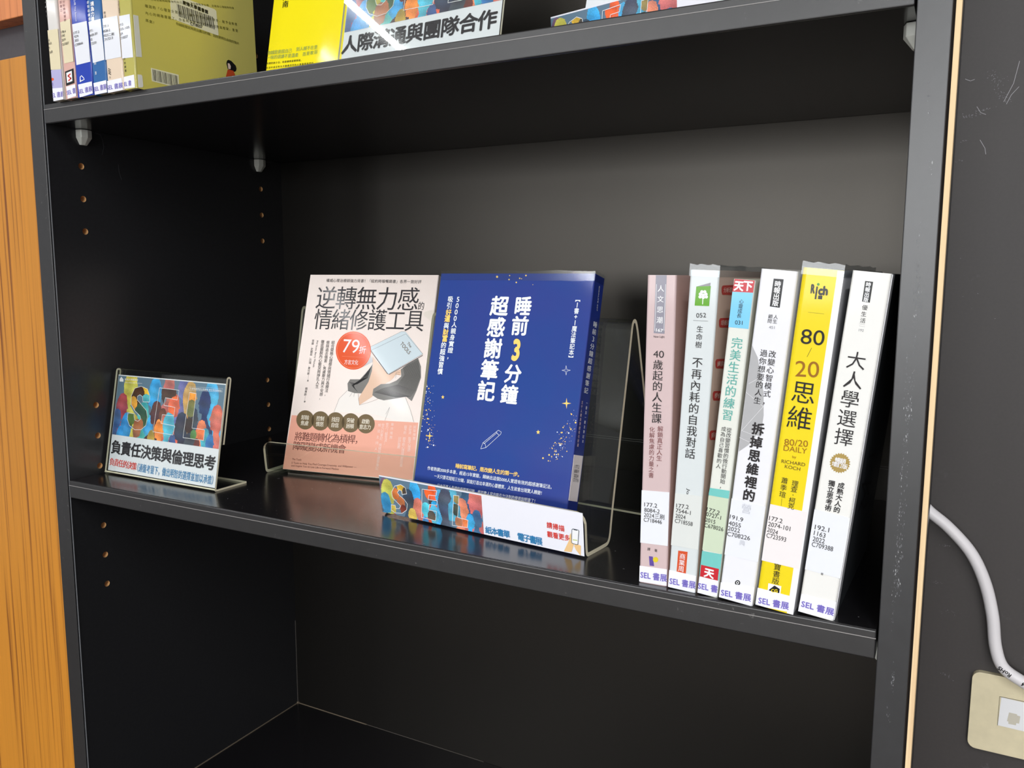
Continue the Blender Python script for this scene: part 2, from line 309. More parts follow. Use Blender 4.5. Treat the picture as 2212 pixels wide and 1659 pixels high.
# ---- printed items, in millimetres on each surface
D=[
('P','s1','emblem',[[5.69,205.89],[12.79,205.93],[12.48,168.33],[5.3,168.5]],'greyband',0),
('C', 's1', 'printed_text', [9.25, 197.26], [9.05, 177.05], '人文思潮', 'white', 4.12, 4.12, 0.01),
('T', 's1', 'printed_text', [6.87, 170.65], [11.46, 170.3], '167', 'white', 2.02, 0.02),
('L','s1','printed_text',[[6.31,199.86],[6.0,170.11]],'white',0.25,2),
('L','s1','printed_text',[[12.32,199.92],[12.05,170.32]],'white',0.25,2),
('T', 's1', 'printed_text', [5.37, 166.33], [12.69, 166.47], 'New Light', 'ink', 1.3, 0),
('T', 's1', 'printed_text', [5.47, 155.02], [12.52, 155.06], '40', 'ink', 4.51, 0),
('C', 's1', 'printed_text', [8.8, 148.13], [8.87, 112.91], '歲起的人生課', 'ink', 6.4, 6.4, 0.006),
('C', 's1', 'printed_text', [11.62, 106.11], [11.35, 82.61], '解鎖真正人生，', 'brown', 3.7, 3.7, 0),
('C', 's1', 'printed_text', [6.08, 105.25], [6.28, 74.53], '化解焦慮的力量之書', 'brown', 3.49, 3.49, 0),
('S','s1','call_number_label',[[-0.26,27.51],[19.04,27.98],[20.15,64.5],[-0.46,63.64]],'sticker'),
('T', 's1', 'call_number_label', [2.26, 54.28], [11.05, 54.43], '177.2', 'ink', 2.74, 0),
('T', 's1', 'call_number_label', [2.36, 50.62], [12.83, 50.72], '8084-2', 'ink', 2.75, 0),
('T', 's1', 'call_number_label', [2.23, 47.23], [16.19, 47.15], '2024三刷', 'ink', 2.75, 0),
('T', 's1', 'call_number_label', [2.16, 43.92], [14.55, 43.73], 'C718446', 'ink', 2.76, 0),
('C', 's1', 'printed_text', [6.19, 23.92], [11.04, 23.75], '譯著', 'ink', 2.0, 2.0, 0),
('P','s1','emblem',[[6.33,19.07],[9.03,19.11],[10.13,12.71],[7.06,12.59]],'purple2',0),
('P','s1','emblem',[[12.83,17.63],[12.79,17.22],[12.67,16.8],[12.46,16.42],[12.18,16.08],[11.84,15.8],[11.46,15.6],[11.05,15.49],[10.64,15.47],[10.25,15.55],[9.9,15.71],[9.6,15.96],[9.37,16.27],[9.22,16.64],[9.16,17.04],[9.2,17.46],[9.32,17.87],[9.53,18.26],[9.81,18.6],[10.15,18.87],[10.54,19.07],[10.94,19.18],[11.35,19.2],[11.74,19.13],[12.1,18.96],[12.39,18.72],[12.62,18.4],[12.77,18.04]],'yellow2',1),
('S','s1','series_sticker',[[-0.07,0.45],[19.44,0.59],[19.54,11.95],[-0.06,11.42]],'sticker2'),
('T', 's1', 'series_sticker', [0.89, 5.32], [19.2, 5.73], 'SEL 書展', 'purple', 3.9, 0.015),
('P','s2','emblem',[[4.68,198.3],[13.52,201.15],[13.49,198.74]],'grey',0),
('P','s2','emblem',[[4.68,198.3],[13.82,199.1],[13.7,186.67],[4.48,186.45]],'leafgreen',1),
('P','s2','emblem',[[10.52,193.27],[10.37,192.65],[9.87,192.25],[9.21,192.21],[8.65,192.55],[8.41,193.15],[8.56,193.77],[9.06,194.18],[9.72,194.21],[10.28,193.87]],'white',2),
('P','s2','emblem',[[8.71,193.86],[8.55,193.24],[8.05,192.84],[7.39,192.8],[6.83,193.15],[6.58,193.75],[6.74,194.37],[7.24,194.77],[7.9,194.81],[8.46,194.46]],'white',2),
('P','s2','emblem',[[12.24,193.92],[12.08,193.3],[11.59,192.9],[10.93,192.86],[10.38,193.21],[10.13,193.8],[10.29,194.42],[10.79,194.82],[11.44,194.86],[11.99,194.51]],'white',2),
('P','s2','emblem',[[9.52,195.29],[9.37,194.67],[8.86,194.27],[8.21,194.23],[7.65,194.58],[7.4,195.18],[7.56,195.8],[8.06,196.2],[8.72,196.24],[9.27,195.89]],'white',2),
('P','s2','emblem',[[11.35,195.39],[11.2,194.77],[10.7,194.37],[10.04,194.33],[9.49,194.68],[9.24,195.28],[9.4,195.89],[9.9,196.3],[10.55,196.33],[11.11,195.99]],'white',2),
('P','s2','emblem',[[8.62,192.12],[8.47,191.5],[7.96,191.1],[7.31,191.06],[6.75,191.41],[6.5,192.0],[6.66,192.63],[7.16,193.03],[7.82,193.07],[8.38,192.72]],'white',2),
('P','s2','emblem',[[12.57,192.35],[12.41,191.73],[11.92,191.32],[11.26,191.29],[10.71,191.63],[10.46,192.23],[10.62,192.85],[11.12,193.25],[11.77,193.29],[12.32,192.94]],'white',2),
('P','s2','emblem',[[10.63,191.89],[10.47,191.27],[9.97,190.86],[9.32,190.83],[8.76,191.17],[8.51,191.77],[8.67,192.39],[9.17,192.8],[9.82,192.83],[10.38,192.49]],'white',2),
('L','s2','emblem',[[9.37,192.65],[9.53,187.66]],'white',0.5,3),
('T', 's2', 'printed_text', [6.0, 180.39], [12.22, 181.02], '052', 'ink', 2.79, 0),
('L','s2','printed_text',[[4.3,177.12],[13.71,177.29]],'ink',0.15,2),
('C', 's2', 'printed_text', [8.91, 172.05], [8.79, 162.19], '生命樹', 'ink', 4.06, 4.06, 0),
('C', 's2', 'printed_text', [8.91, 150.88], [8.51, 91.99], '不再內耗的自我對話', 'ink', 6.5, 6.5, 0.006),
('T', 's2', 'printed_text', [9.32, 68.86], [8.87, 64.91], 'Jo', 'ink', 1.77, 0),
('S','s2','call_number_label',[[-0.07,28.99],[19.75,29.58],[21.09,65.36],[0.61,64.36]],'stickerg'),
('T', 's2', 'call_number_label', [1.93, 56.33], [10.21, 56.72], '177.2', 'ink', 2.68, 0),
('T', 's2', 'call_number_label', [1.86, 53.15], [11.74, 53.04], '7544-1', 'ink', 2.69, 0),
('T', 's2', 'call_number_label', [1.89, 49.53], [8.65, 49.46], '2024', 'ink', 2.69, 0),
('T', 's2', 'call_number_label', [1.76, 46.1], [13.59, 45.91], 'C718558', 'ink', 2.7, 0),
('P','s2','emblem',[[5.29,26.29],[11.57,26.71],[11.46,10.68],[5.19,10.56]],'orange2',0),
('C', 's2', 'emblem', [8.47, 22.93], [8.18, 14.46], '商業周', 'white', 3.91, 3.91, 0),
('S','s2','series_sticker',[[-0.2,0.2],[19.32,0.42],[19.22,11.84],[-0.71,11.94]],'sticker2'),
('T', 's2', 'series_sticker', [1.03, 4.59], [18.59, 5.37], 'SEL 書展', 'purple', 3.82, 0.015),
('P','c2','emblem',[[10.11,193.88],[8.12,195.45],[7.33,198.23],[9.08,199.33],[10.56,199.6],[42.17,199.8],[44.27,193.0],[12.24,193.71]],'red2',0),
('C', 'c2', 'emblem', [15.03, 196.75], [36.07, 196.5], '分析思考', 'pinkish', 3.23, 6.87, 0.01),
('P','c2','emblem',[[9.97,173.3],[7.96,174.95],[7.17,177.8],[8.93,178.85],[10.42,179.07],[42.21,178.19],[44.32,171.24],[12.11,173.05]],'red2',0),
('C', 'c2', 'emblem', [14.91, 176.04], [36.07, 175.06], '培養真我', 'pinkish', 3.3, 6.91, 0.01),
('P','c2','emblem',[[8.95,147.28],[6.94,149.04],[6.14,151.96],[7.91,152.94],[9.4,153.1],[41.33,150.84],[43.45,143.71],[11.09,146.93]],'red2',0),
('C', 'c2', 'emblem', [13.91, 149.84], [35.16, 147.93], '練習提問', 'pinkish', 3.37, 6.96, 0.01),
('P','c2','emblem',[[8.15,126.72],[6.13,128.57],[5.33,131.54],[7.11,132.48],[8.6,132.59],[40.64,129.23],[42.77,121.95],[10.3,126.3]],'red2',0),
('C', 'c2', 'emblem', [13.13, 129.14], [34.45, 126.5], '學會自愛', 'pinkish', 3.44, 7.01, 0.01),
('P','c2','emblem',[[7.88,101.06],[5.85,103.01],[5.05,106.06],[6.83,106.94],[8.34,106.99],[40.59,102.23],[42.73,94.76],[10.05,100.54]],'red2',0),
('C', 'c2', 'emblem', [12.9, 103.3], [34.36, 99.73], '陪伴自己', 'pinkish', 3.52, 7.1, 0.01),
('P','s3','emblem',[[0.74,203.22],[12.92,203.77],[12.73,195.91],[0.22,195.43]],'red',0),
('C', 's3', 'printed_text', [3.8, 199.29], [9.24, 199.76], '天下', 'white', 5.94, 5.42, 0.04),
('P','s3','emblem',[[0.22,195.37],[12.74,195.84],[12.6,173.86],[0.35,173.64]],'skyblue',0),
('C', 's3', 'printed_text', [6.46, 190.04], [6.06, 181.34], '心靈成長', 'ink', 2.71, 2.71, 0),
('T', 's3', 'printed_text', [4.1, 177.02], [8.67, 177.18], '031', 'ink', 2.46, 0),
('C', 's3', 'printed_text', [6.74, 164.59], [6.14, 119.28], '完美生活的練習', 'teal', 6.72, 6.72, 0.006),
('C', 's3', 'printed_text', [8.28, 110.02], [7.93, 73.44], '從改變習慣的微行動開始，', 'ink', 3.1, 3.1, 0),
('C', 's3', 'printed_text', [4.81, 110.13], [4.19, 85.96], '成為自己喜歡的人', 'ink', 2.97, 2.97, 0),
('P','s3','emblem',[[0.45,70.9],[14.32,71.67],[13.58,66.47],[-0.01,65.99]],'tealband',0),
('S','s3','call_number_label',[[-0.25,29.48],[13.14,29.73],[13.72,66.5],[-0.06,65.83]],'stickerk'),
('T', 's3', 'call_number_label', [0.09, 56.81], [8.51, 56.06], '177.2', 'ink', 2.63, 0),
('T', 's3', 'call_number_label', [0.09, 53.61], [9.72, 53.09], '0727-1', 'ink', 2.63, 0),
('T', 's3', 'call_number_label', [-0.06, 49.84], [6.52, 49.52], '2015', 'ink', 2.64, 0),
('T', 's3', 'call_number_label', [-0.15, 46.08], [12.05, 46.0], 'C678026', 'ink', 2.64, 0),
('P','s3','emblem',[[-0.3,28.63],[13.03,29.48],[13.61,11.93],[0.31,11.35]],'tealband',0),
('P','s3','emblem',[[0.53,19.28],[12.23,19.49],[12.35,11.59],[0.6,11.43]],'red',1),
('C', 's3', 'emblem', [6.32, 15.11], [6.32, 15.11], '天', 'white', 6.09, 6.09, 0.04),
('S','s3','series_sticker',[[0.19,-0.75],[13.32,1.22],[12.79,11.56],[0.33,11.21]],'sticker2'),
('T', 's3', 'series_sticker', [0.22, 4.96], [13.02, 5.78], 'SEL 書', 'purple', 3.75, 0.015),
('P','s4','emblem',[[0.42,162.59],[4.8,155.68],[8.47,143.9],[11.07,134.69],[12.82,121.17],[12.65,107.89],[10.2,108.48],[5.99,101.33],[0.9,96.21],[0.32,105.2],[0.72,109.17],[0.42,134.35]],'facet',0),
('L','s4','emblem',[[1.52,139.04],[8.91,144.65]],'white',0.15,2),
('L','s4','emblem',[[0.5,133.67],[11.92,126.55]],'white',0.15,2),
('L','s4','emblem',[[1.02,109.57],[11.92,126.55]],'white',0.15,2),
('L','s4','emblem',[[1.02,109.57],[11.0,107.58]],'white',0.15,2),
('L','s4','emblem',[[-0.02,105.13],[7.49,103.04]],'white',0.15,2),
('P','s4','emblem',[[8.07,203.46],[13.9,203.54],[13.79,186.73],[7.93,186.95]],'black',0),
('C', 's4', 'printed_text', [10.93, 200.5], [11.04, 189.28], '時報出版', 'white', 3.54, 3.54, 0.02),
('C', 's4', 'printed_text', [12.24, 181.11], [12.13, 178.43], '人生', 'ink', 2.52, 2.52, 0),
('C', 's4', 'printed_text', [9.16, 181.09], [9.06, 178.33], '顧問', 'ink', 2.52, 2.52, 0),
('T', 's4', 'printed_text', [9.14, 174.66], [12.41, 174.79], '451', 'grey', 1.73, 0),
('C', 's4', 'printed_text', [13.18, 158.88], [13.17, 129.87], '改變心智模式，', 'ink', 4.15, 4.15, 0.008),
('C', 's4', 'printed_text', [8.07, 158.86], [7.95, 129.69], '過你想要的人生', 'ink', 4.17, 4.17, 0.008),
('C', 's4', 'printed_text', [10.64, 112.42], [10.45, 70.18], '拆掉思維裡的', 'ink', 7.16, 7.16, 0.03),
('S','s4','call_number_label',[[-1.06,28.85],[21.54,29.41],[21.4,65.4],[-0.33,65.9]],'sticker'),
('T', 's4', 'call_number_label', [0.56, 54.2], [8.91, 53.89], '191.9', 'ink', 2.73, 0),
('T', 's4', 'call_number_label', [0.38, 49.97], [8.02, 49.88], '4055', 'ink', 2.73, 0),
('T', 's4', 'call_number_label', [0.32, 46.49], [7.88, 46.48], '2022', 'ink', 2.74, 0),
('T', 's4', 'call_number_label', [0.28, 42.79], [14.57, 43.28], 'C708226', 'ink', 2.74, 0),
('C', 's4', 'call_number_label', [10.04, 61.42], [10.04, 61.42], '營', 'ghost', 6.02, 6.02, 0),
('C', 's4', 'call_number_label', [10.21, 39.22], [10.21, 39.22], '典', 'ghost', 3.58, 3.58, 0),
('P','s4','emblem',[[12.24,13.14],[12.25,12.74],[12.17,12.34],[12.02,11.96],[11.79,11.61],[11.51,11.31],[11.18,11.08],[10.82,10.93],[10.45,10.87],[10.08,10.9],[9.75,11.02],[9.45,11.22],[9.21,11.49],[9.05,11.82],[8.96,12.19],[8.95,12.59],[9.02,12.99],[9.18,13.38],[9.41,13.73],[9.69,14.02],[10.02,14.25],[10.38,14.4],[10.75,14.46],[11.12,14.43],[11.45,14.31],[11.75,14.11],[11.98,13.84],[12.15,13.51]],'black',0),
('P','s4','emblem',[[11.47,13.06],[11.48,12.85],[11.43,12.63],[11.35,12.42],[11.23,12.24],[11.08,12.08],[10.9,11.95],[10.7,11.87],[10.5,11.84],[10.3,11.85],[10.12,11.92],[9.96,12.03],[9.83,12.17],[9.74,12.35],[9.69,12.55],[9.69,12.77],[9.73,12.99],[9.81,13.19],[9.94,13.38],[10.09,13.54],[10.27,13.67],[10.46,13.75],[10.67,13.78],[10.86,13.76],[11.04,13.7],[11.2,13.59],[11.33,13.45],[11.42,13.27]],'white',1),
('P','s4','emblem',[[11.06,12.95],[11.06,12.83],[11.04,12.71],[11.0,12.6],[10.93,12.5],[10.85,12.41],[10.75,12.35],[10.65,12.3],[10.54,12.29],[10.43,12.3],[10.33,12.33],[10.25,12.39],[10.18,12.47],[10.13,12.56],[10.1,12.67],[10.1,12.79],[10.12,12.9],[10.17,13.02],[10.23,13.12],[10.32,13.2],[10.41,13.27],[10.52,13.31],[10.63,13.33],[10.73,13.32],[10.83,13.29],[10.92,13.23],[10.99,13.15],[11.04,13.06]],'black',2),
('S','s4','series_sticker',[[-0.41,-0.42],[21.72,1.01],[22.13,13.02],[-0.68,10.03]],'sticker2'),
('T', 's4', 'series_sticker', [1.12, 3.67], [20.13, 5.23], 'SEL 書展', 'purple', 3.68, 0.015),
('T', 's5', 'printed_text', [6.27, 197.38], [8.62, 197.49], 'R', 'black', 4.88, 0.05),
('T', 's5', 'printed_text', [10.49, 196.89], [15.82, 197.17], 'ch', 'black', 4.86, 0.05),
('L','s5','printed_text',[[9.6,198.71],[9.58,191.96]],'black',0.9,2),
('P','s5','printed_text',[[10.77,200.34],[10.72,199.94],[10.49,199.63],[10.13,199.49],[9.74,199.55],[9.42,199.81],[9.27,200.19],[9.31,200.59],[9.55,200.91],[9.91,201.05],[10.3,200.98],[10.61,200.72]],'green2',2),
('P','s5','printed_text',[[10.9,193.96],[13.18,194.0],[13.22,191.89],[10.93,191.91]],'black',0),
('L','s5','printed_text',[[6.68,183.79],[15.49,183.81]],'olive',0.15,2),
('T', 's5', 'printed_text', [4.57, 169.47], [17.68, 169.97], '80', 'black', 8.72, -0.012),
('L','s5','printed_text',[[11.43,163.42],[9.6,157.96]],'black',0.2,2),
('T', 's5', 'printed_text', [4.01, 150.11], [17.28, 151.41], '20', 'brown2', 9.37, -0.012),
('C', 's5', 'printed_text', [10.58, 136.7], [10.58, 136.7], '思', 'black', 13.25, 13.25, 0),
('C', 's5', 'printed_text', [10.4, 121.23], [10.4, 121.23], '維', 'black', 13.72, 13.72, 0),
('T', 's5', 'printed_text', [3.69, 105.36], [17.18, 106.79], '80/20', 'brown2', 3.88, -0.01),
('T', 's5', 'printed_text', [3.75, 101.72], [17.23, 102.3], 'DAILY', 'brown2', 3.29, -0.01),
('T', 's5', 'printed_text', [9.46, 97.31], [11.71, 97.62], 'by', 'brown2', 1.49, 0),
('T', 's5', 'printed_text', [3.64, 93.44], [17.32, 94.02], 'RICHARD', 'brown3', 2.11, 0),
('T', 's5', 'printed_text', [5.96, 90.71], [14.93, 90.71], 'KOCH', 'brown3', 2.1, 0),
('C', 's5', 'printed_text', [13.21, 81.4], [12.78, 67.14], '理查·柯克', 'black', 3.75, 3.75, 0),
('C', 's5', 'printed_text', [7.01, 81.88], [6.95, 73.21], '蕭季瑄', 'black', 3.77, 3.77, 0),
('L','s5','printed_text',[[6.88,70.48],[7.03,66.09]],'black',0.15,2),
('S','s5','call_number_label',[[-0.22,29.23],[22.81,29.62],[23.56,65.71],[0.62,65.67]],'stickerw'),
('T', 's5', 'call_number_label', [1.18, 57.01], [9.17, 56.78], '177.2', 'ink', 2.77, 0),
('T', 's5', 'call_number_label', [1.09, 53.21], [14.31, 53.22], '2074-101', 'ink', 2.77, 0),
('T', 's5', 'call_number_label', [1.04, 49.64], [7.43, 48.97], '2024', 'ink', 2.78, 0),
('T', 's5', 'call_number_label', [1.02, 45.91], [12.75, 45.93], 'C723593', 'ink', 2.79, 0),
('C', 's5', 'printed_text', [10.02, 27.48], [10.19, 18.5], '寶書版', 'black', 4.19, 4.19, 0),
('P','s5','emblem',[[6.06,15.87],[13.91,16.13],[14.0,9.98],[6.33,9.89]],'white',0),
('P','s5','emblem',[[9.86,15.44],[13.22,14.17],[13.28,10.97],[8.98,9.7],[6.85,11.66]],'black',1),
('T', 's5', 'emblem', [8.34, 11.69], [12.17, 12.58], 'CG', 'yellow', 1.88, 0.03),
('S','s5','series_sticker',[[-0.48,-0.45],[26.28,1.67],[26.52,11.55],[-0.49,11.22]],'sticker2'),
('T', 's5', 'series_sticker', [1.67, 3.47], [20.01, 4.8], 'SEL 書展', 'purple', 3.64, 0.015),
('P','s6','emblem',[[7.47,202.36],[11.71,202.29],[11.77,190.56],[7.62,190.72]],'black',0),
('C', 's6', 'printed_text', [9.51, 200.51], [9.53, 192.12], '時報出版', 'white', 2.57, 2.57, 0.02),
('C', 's6', 'printed_text', [9.63, 187.58], [9.66, 180.21], '優生活', 'ink', 2.84, 2.84, 0),
('T', 's6', 'printed_text', [8.38, 174.6], [11.01, 174.63], '192', 'grey', 1.43, 0),
('L','s6','printed_text',[[8.16,178.06],[10.98,177.97]],'grey',0.12,2),
('T', 's6', 'printed_text', [8.32, 176.96], [11.16, 176.81], '••••', 'grey', 0.52, 0),
('C', 's6', 'printed_text', [9.7, 157.13], [9.83, 111.84], '大人學選擇', 'ink', 10.0, 10.0, 0),
('P','s6','emblem',[[14.84,97.25],[15.69,96.62],[14.87,95.87],[15.54,95.01],[14.58,94.51],[15.02,93.48],[13.97,93.27],[14.14,92.14],[13.09,92.22],[12.98,91.06],[11.99,91.44],[11.61,90.33],[10.75,90.98],[10.13,90.0],[9.45,90.87],[8.63,90.09],[8.19,91.13],[7.21,90.59],[7.04,91.74],[5.98,91.48],[6.09,92.65],[5.02,92.7],[5.41,93.8],[4.4,94.16],[5.04,95.12],[4.17,95.75],[5.0,96.51],[4.32,97.37],[5.31,97.87],[4.87,98.91],[5.93,99.12],[5.76,100.26],[6.83,100.16],[6.93,101.32],[7.94,100.94],[8.31,102.04],[9.18,101.38],[9.8,102.35],[10.47,101.47],[11.29,102.24],[11.73,101.21],[12.69,101.73],[12.86,100.6],[13.9,100.84],[13.79,99.69],[14.84,99.63],[14.47,98.55],[15.45,98.19]],'gold',0),
('C', 's6', 'emblem', [8.56, 97.75], [11.56, 97.8], '暢銷', 'white', 3.07, 3.07, 0.015),
('C', 's6', 'emblem', [7.18, 95.06], [12.91, 94.74], '增訂版', 'white', 2.93, 2.93, 0.015),
('C', 's6', 'printed_text', [12.61, 83.15], [12.47, 68.16], '成熟大人的', 'ink', 3.52, 3.52, 0.02),
('C', 's6', 'printed_text', [7.31, 83.21], [7.62, 68.11], '獨立思考術', 'ink', 3.54, 3.54, 0.02),
('S','s6','call_number_label',[[-0.03,27.4],[21.06,27.25],[20.35,64.98],[0.08,65.48]],'sticker'),
('T', 's6', 'call_number_label', [1.99, 54.93], [10.15, 54.97], '192.1', 'ink', 2.86, 0),
('T', 's6', 'call_number_label', [2.03, 51.3], [8.64, 51.03], '1163', 'ink', 2.87, 0),
('T', 's6', 'call_number_label', [1.88, 47.53], [8.74, 47.5], '2022', 'ink', 2.88, 0),
('T', 's6', 'call_number_label', [1.89, 44.11], [14.01, 44.06], 'C709388', 'ink', 2.88, 0),
('C', 's6', 'printed_text', [10.2, 27.28], [10.2, 27.28], '著', 'ink', 1.52, 1.52, 0),
('S','s6','series_sticker',[[0.04,0.13],[20.73,1.14],[20.87,12.37],[0.49,11.5]],'sticker2'),
('T', 's6', 'series_sticker', [1.36, 5.53], [20.35, 5.59], 'SEL 書展', 'purple', 3.56, 0.015),
('L','c6','printed_text',[[41.01,167.74],[74.31,166.32],[95.95,164.63]],'black',1.6,2),
('L','c6','printed_text',[[48.82,162.82],[56.91,151.34],[37.39,143.22]],'black',1.6,2),
('L','c6','printed_text',[[59.92,114.76],[67.0,118.61]],'black',1.6,2),
('L','c6','printed_text',[[38.31,92.88],[48.3,83.69]],'black',1.6,2),
('L','c6','printed_text',[[46.95,93.19],[95.48,86.48]],'black',1.6,2),
('L','c6','printed_text',[[67.62,84.67],[81.35,76.82]],'black',1.6,2),
('L','c6','printed_text',[[36.27,59.47],[65.73,64.2],[33.63,78.05]],'black',1.6,2),
('L','c6','printed_text',[[33.63,78.05],[95.94,65.92]],'black',1.6,2),
('L','c6','printed_text',[[48.26,78.04],[88.5,58.87]],'black',1.6,2),
('L','c6','printed_text',[[44.76,64.24],[69.14,54.09],[97.18,50.65]],'black',1.6,2),
('P','pink','artwork',[[1.6,56.93],[149.53,58.1],[150.59,1.26],[-0.41,-1.33]],'salmon',0),
('C', 'pink', 'printed_text', [22.93, 204.45], [132.23, 203.4], '權威心理治療師強力背書！「紐約時報暢銷書」各界一致好評', 'ink', 3.77, 3.77, 0),
('C', 'pink', 'title', [23.82, 185.43], [121.74, 185.04], '逆轉無力感', 'ink2', 24.61, 23.77, -0.006),
('C', 'pink', 'title', [137.15, 177.86], [137.15, 177.86], '的', 'ink2', 8.59, 6.94, 0),
('C', 'pink', 'title', [23.57, 161.63], [131.91, 162.35], '情緒修護工具', 'ink2', 22.38, 20.94, -0.006),
('P','pink','artwork',[[85.94,129.48],[86.14,126.32],[85.83,123.23],[85.02,120.27],[83.72,117.53],[81.98,115.06],[79.83,112.92],[77.32,111.16],[74.51,109.84],[71.47,108.98],[68.27,108.6],[64.99,108.71],[61.71,109.32],[58.5,110.41],[55.46,111.96],[52.65,113.92],[50.14,116.26],[48.0,118.92],[46.28,121.82],[45.03,124.91],[44.28,128.1],[44.05,131.31],[44.35,134.46],[45.17,137.47],[46.48,140.26],[48.27,142.77],[50.47,144.94],[53.04,146.69],[55.91,148.01],[59.01,148.84],[62.25,149.17],[65.56,149.01],[68.86,148.34],[72.05,147.19],[75.07,145.59],[77.85,143.59],[80.3,141.23],[82.38,138.57],[84.04,135.67],[85.23,132.62]],'orange',1),
('L','pink','artwork',[[84.47,129.43],[84.66,126.5],[84.37,123.63],[83.62,120.89],[82.41,118.34],[80.79,116.05],[78.79,114.07],[76.46,112.44],[73.85,111.21],[71.02,110.42],[68.05,110.07],[65.01,110.17],[61.96,110.74],[58.98,111.75],[56.16,113.19],[53.55,115.01],[51.22,117.18],[49.24,119.64],[47.64,122.33],[46.48,125.19],[45.79,128.15],[45.58,131.12],[45.86,134.04],[46.62,136.83],[47.84,139.42],[49.5,141.74],[51.54,143.75],[53.93,145.38],[56.59,146.59],[59.46,147.37],[62.47,147.68],[65.55,147.53],[68.6,146.91],[71.57,145.85],[74.38,144.37],[76.95,142.51],[79.23,140.32],[81.17,137.86],[82.71,135.18],[83.82,132.34],[84.47,129.43]],'ring',0.25,3),
('T', 'pink', 'artwork', [52.2, 133.6], [71.73, 133.31], '79', 'white', 14.33, 0),
('C', 'pink', 'artwork', [76.03, 129.89], [76.03, 129.89], '折', 'white', 8.35, 7.87, 0),
('L','pink','artwork',[[52.88,122.41],[78.36,121.83]],'ring',0.15,2),
('C', 'pink', 'artwork', [58.48, 116.36], [70.92, 116.38], '方言文化', 'white', 5.08, 3.98, 0),
('C', 'pink', 'printed_text', [39.75, 136.68], [39.71, 81.28], '結合榮格心理學與情緒行為療法，', 'ink', 3.95, 3.95, 0),
('C', 'pink', 'printed_text', [33.49, 136.49], [33.96, 76.99], '根除過去傷害、焦慮壓力與不安感，', 'ink', 3.8, 3.8, 0),
('C', 'pink', 'printed_text', [26.91, 137.05], [27.65, 89.0], '徹底擺脫內心衝突與掙扎人生', 'ink', 3.97, 3.97, 0),
('T', 'pink', 'printed_text', [20.37, 138.22], [20.17, 109.19], 'Phil Stutz, Barry Michels', 'ink', 1.99, 0),
('C', 'pink', 'printed_text', [14.92, 137.76], [14.93, 102.2], '菲爾．史圖茲、巴瑞．麥可斯', 'ink', 2.76, 2.76, 0),
('C', 'pink', 'printed_text', [14.96, 86.0], [14.77, 79.72], '閻蕙群', 'ink', 2.71, 2.71, 0),
('L','pink','printed_text',[[15.17,100.71],[15.59,95.92]],'ink',0.15,2),
('L','pink','printed_text',[[14.84,78.23],[15.05,73.77]],'ink',0.15,2),
('C', 'pink', 'printed_text', [15.47, 94.57], [15.47, 94.57], '著', 'ink', 1.96, 1.96, 0),
('C', 'pink', 'printed_text', [15.14, 72.13], [15.14, 72.13], '譯', 'ink', 1.94, 1.94, 0),
('P','pink','artwork',[[64.6,86.65],[56.04,77.41],[52.07,63.13],[76.2,63.95],[100.59,63.22],[126.64,58.37],[144.06,58.6],[138.89,71.84],[131.96,82.83],[120.42,80.8],[113.83,82.61],[80.72,72.03],[76.47,84.32]],'shirt',0),
('P','pink','artwork',[[85.49,125.77],[90.37,117.86],[80.52,112.63],[72.82,109.08],[84.17,121.3]],'greyp',0),
('P','pink','artwork',[[88.83,122.94],[109.06,105.47],[122.62,111.11],[123.45,109.7],[123.44,105.08],[117.84,105.42],[115.91,102.15],[113.14,99.14],[104.3,93.67],[97.62,89.73],[94.43,81.6],[80.72,72.03],[78.62,78.6],[81.34,84.56],[87.53,97.98],[90.41,114.19]],'skin',1),
('P','pink','artwork',[[89.92,115.34],[90.11,108.32],[87.74,96.53],[81.38,84.27],[73.21,84.15],[65.2,85.95],[63.5,93.95],[65.85,98.17],[77.63,98.7],[84.66,106.63]],'hair',2),
('P','pink','artwork',[[122.94,111.12],[131.18,117.95],[140.63,123.64],[145.05,114.89],[146.53,103.5],[143.42,90.53],[139.46,79.25],[132.64,83.58],[120.42,80.8],[108.04,78.42],[100.65,79.76],[94.22,83.04],[94.42,89.57],[102.51,95.03],[111.99,95.91],[119.46,99.42],[124.38,103.97]],'hair',2),
('L','pink','artwork',[[88.9,113.4],[86.31,100.85],[75.08,93.75],[65.26,95.5]],'black',0.22,4),
('L','pink','artwork',[[88.85,113.3],[85.88,100.78],[74.66,93.63],[66.02,94.85]],'black',0.22,4),
('L','pink','artwork',[[88.8,113.2],[85.46,100.71],[74.24,93.52],[66.78,94.2]],'black',0.22,4),
('L','pink','artwork',[[88.74,113.1],[85.03,100.64],[73.82,93.4],[67.53,93.55]],'black',0.22,4),
('L','pink','artwork',[[88.69,113.0],[84.61,100.58],[73.39,93.28],[68.29,92.9]],'black',0.22,4),
('L','pink','artwork',[[88.64,112.9],[84.18,100.51],[72.97,93.16],[69.05,92.25]],'black',0.22,4),
('L','pink','artwork',[[88.59,112.8],[83.76,100.44],[72.55,93.05],[69.8,91.6]],'black',0.22,4),
('L','pink','artwork',[[88.54,112.7],[83.33,100.37],[72.13,92.93],[70.56,90.95]],'black',0.22,4),
('L','pink','artwork',[[88.49,112.6],[82.91,100.3],[71.71,92.81],[71.31,90.3]],'black',0.22,4),
('L','pink','artwork',[[88.44,112.5],[82.48,100.24],[71.29,92.69],[72.07,89.65]],'black',0.22,4),
('L','pink','artwork',[[88.39,112.4],[82.06,100.17],[70.87,92.58],[72.82,89.01]],'black',0.22,4),
('L','pink','artwork',[[88.34,112.3],[81.63,100.1],[70.44,92.46],[73.57,88.36]],'black',0.22,4),
('L','pink','artwork',[[88.29,112.2],[81.2,100.03],[70.02,92.34],[74.33,87.72]],'black',0.22,4),
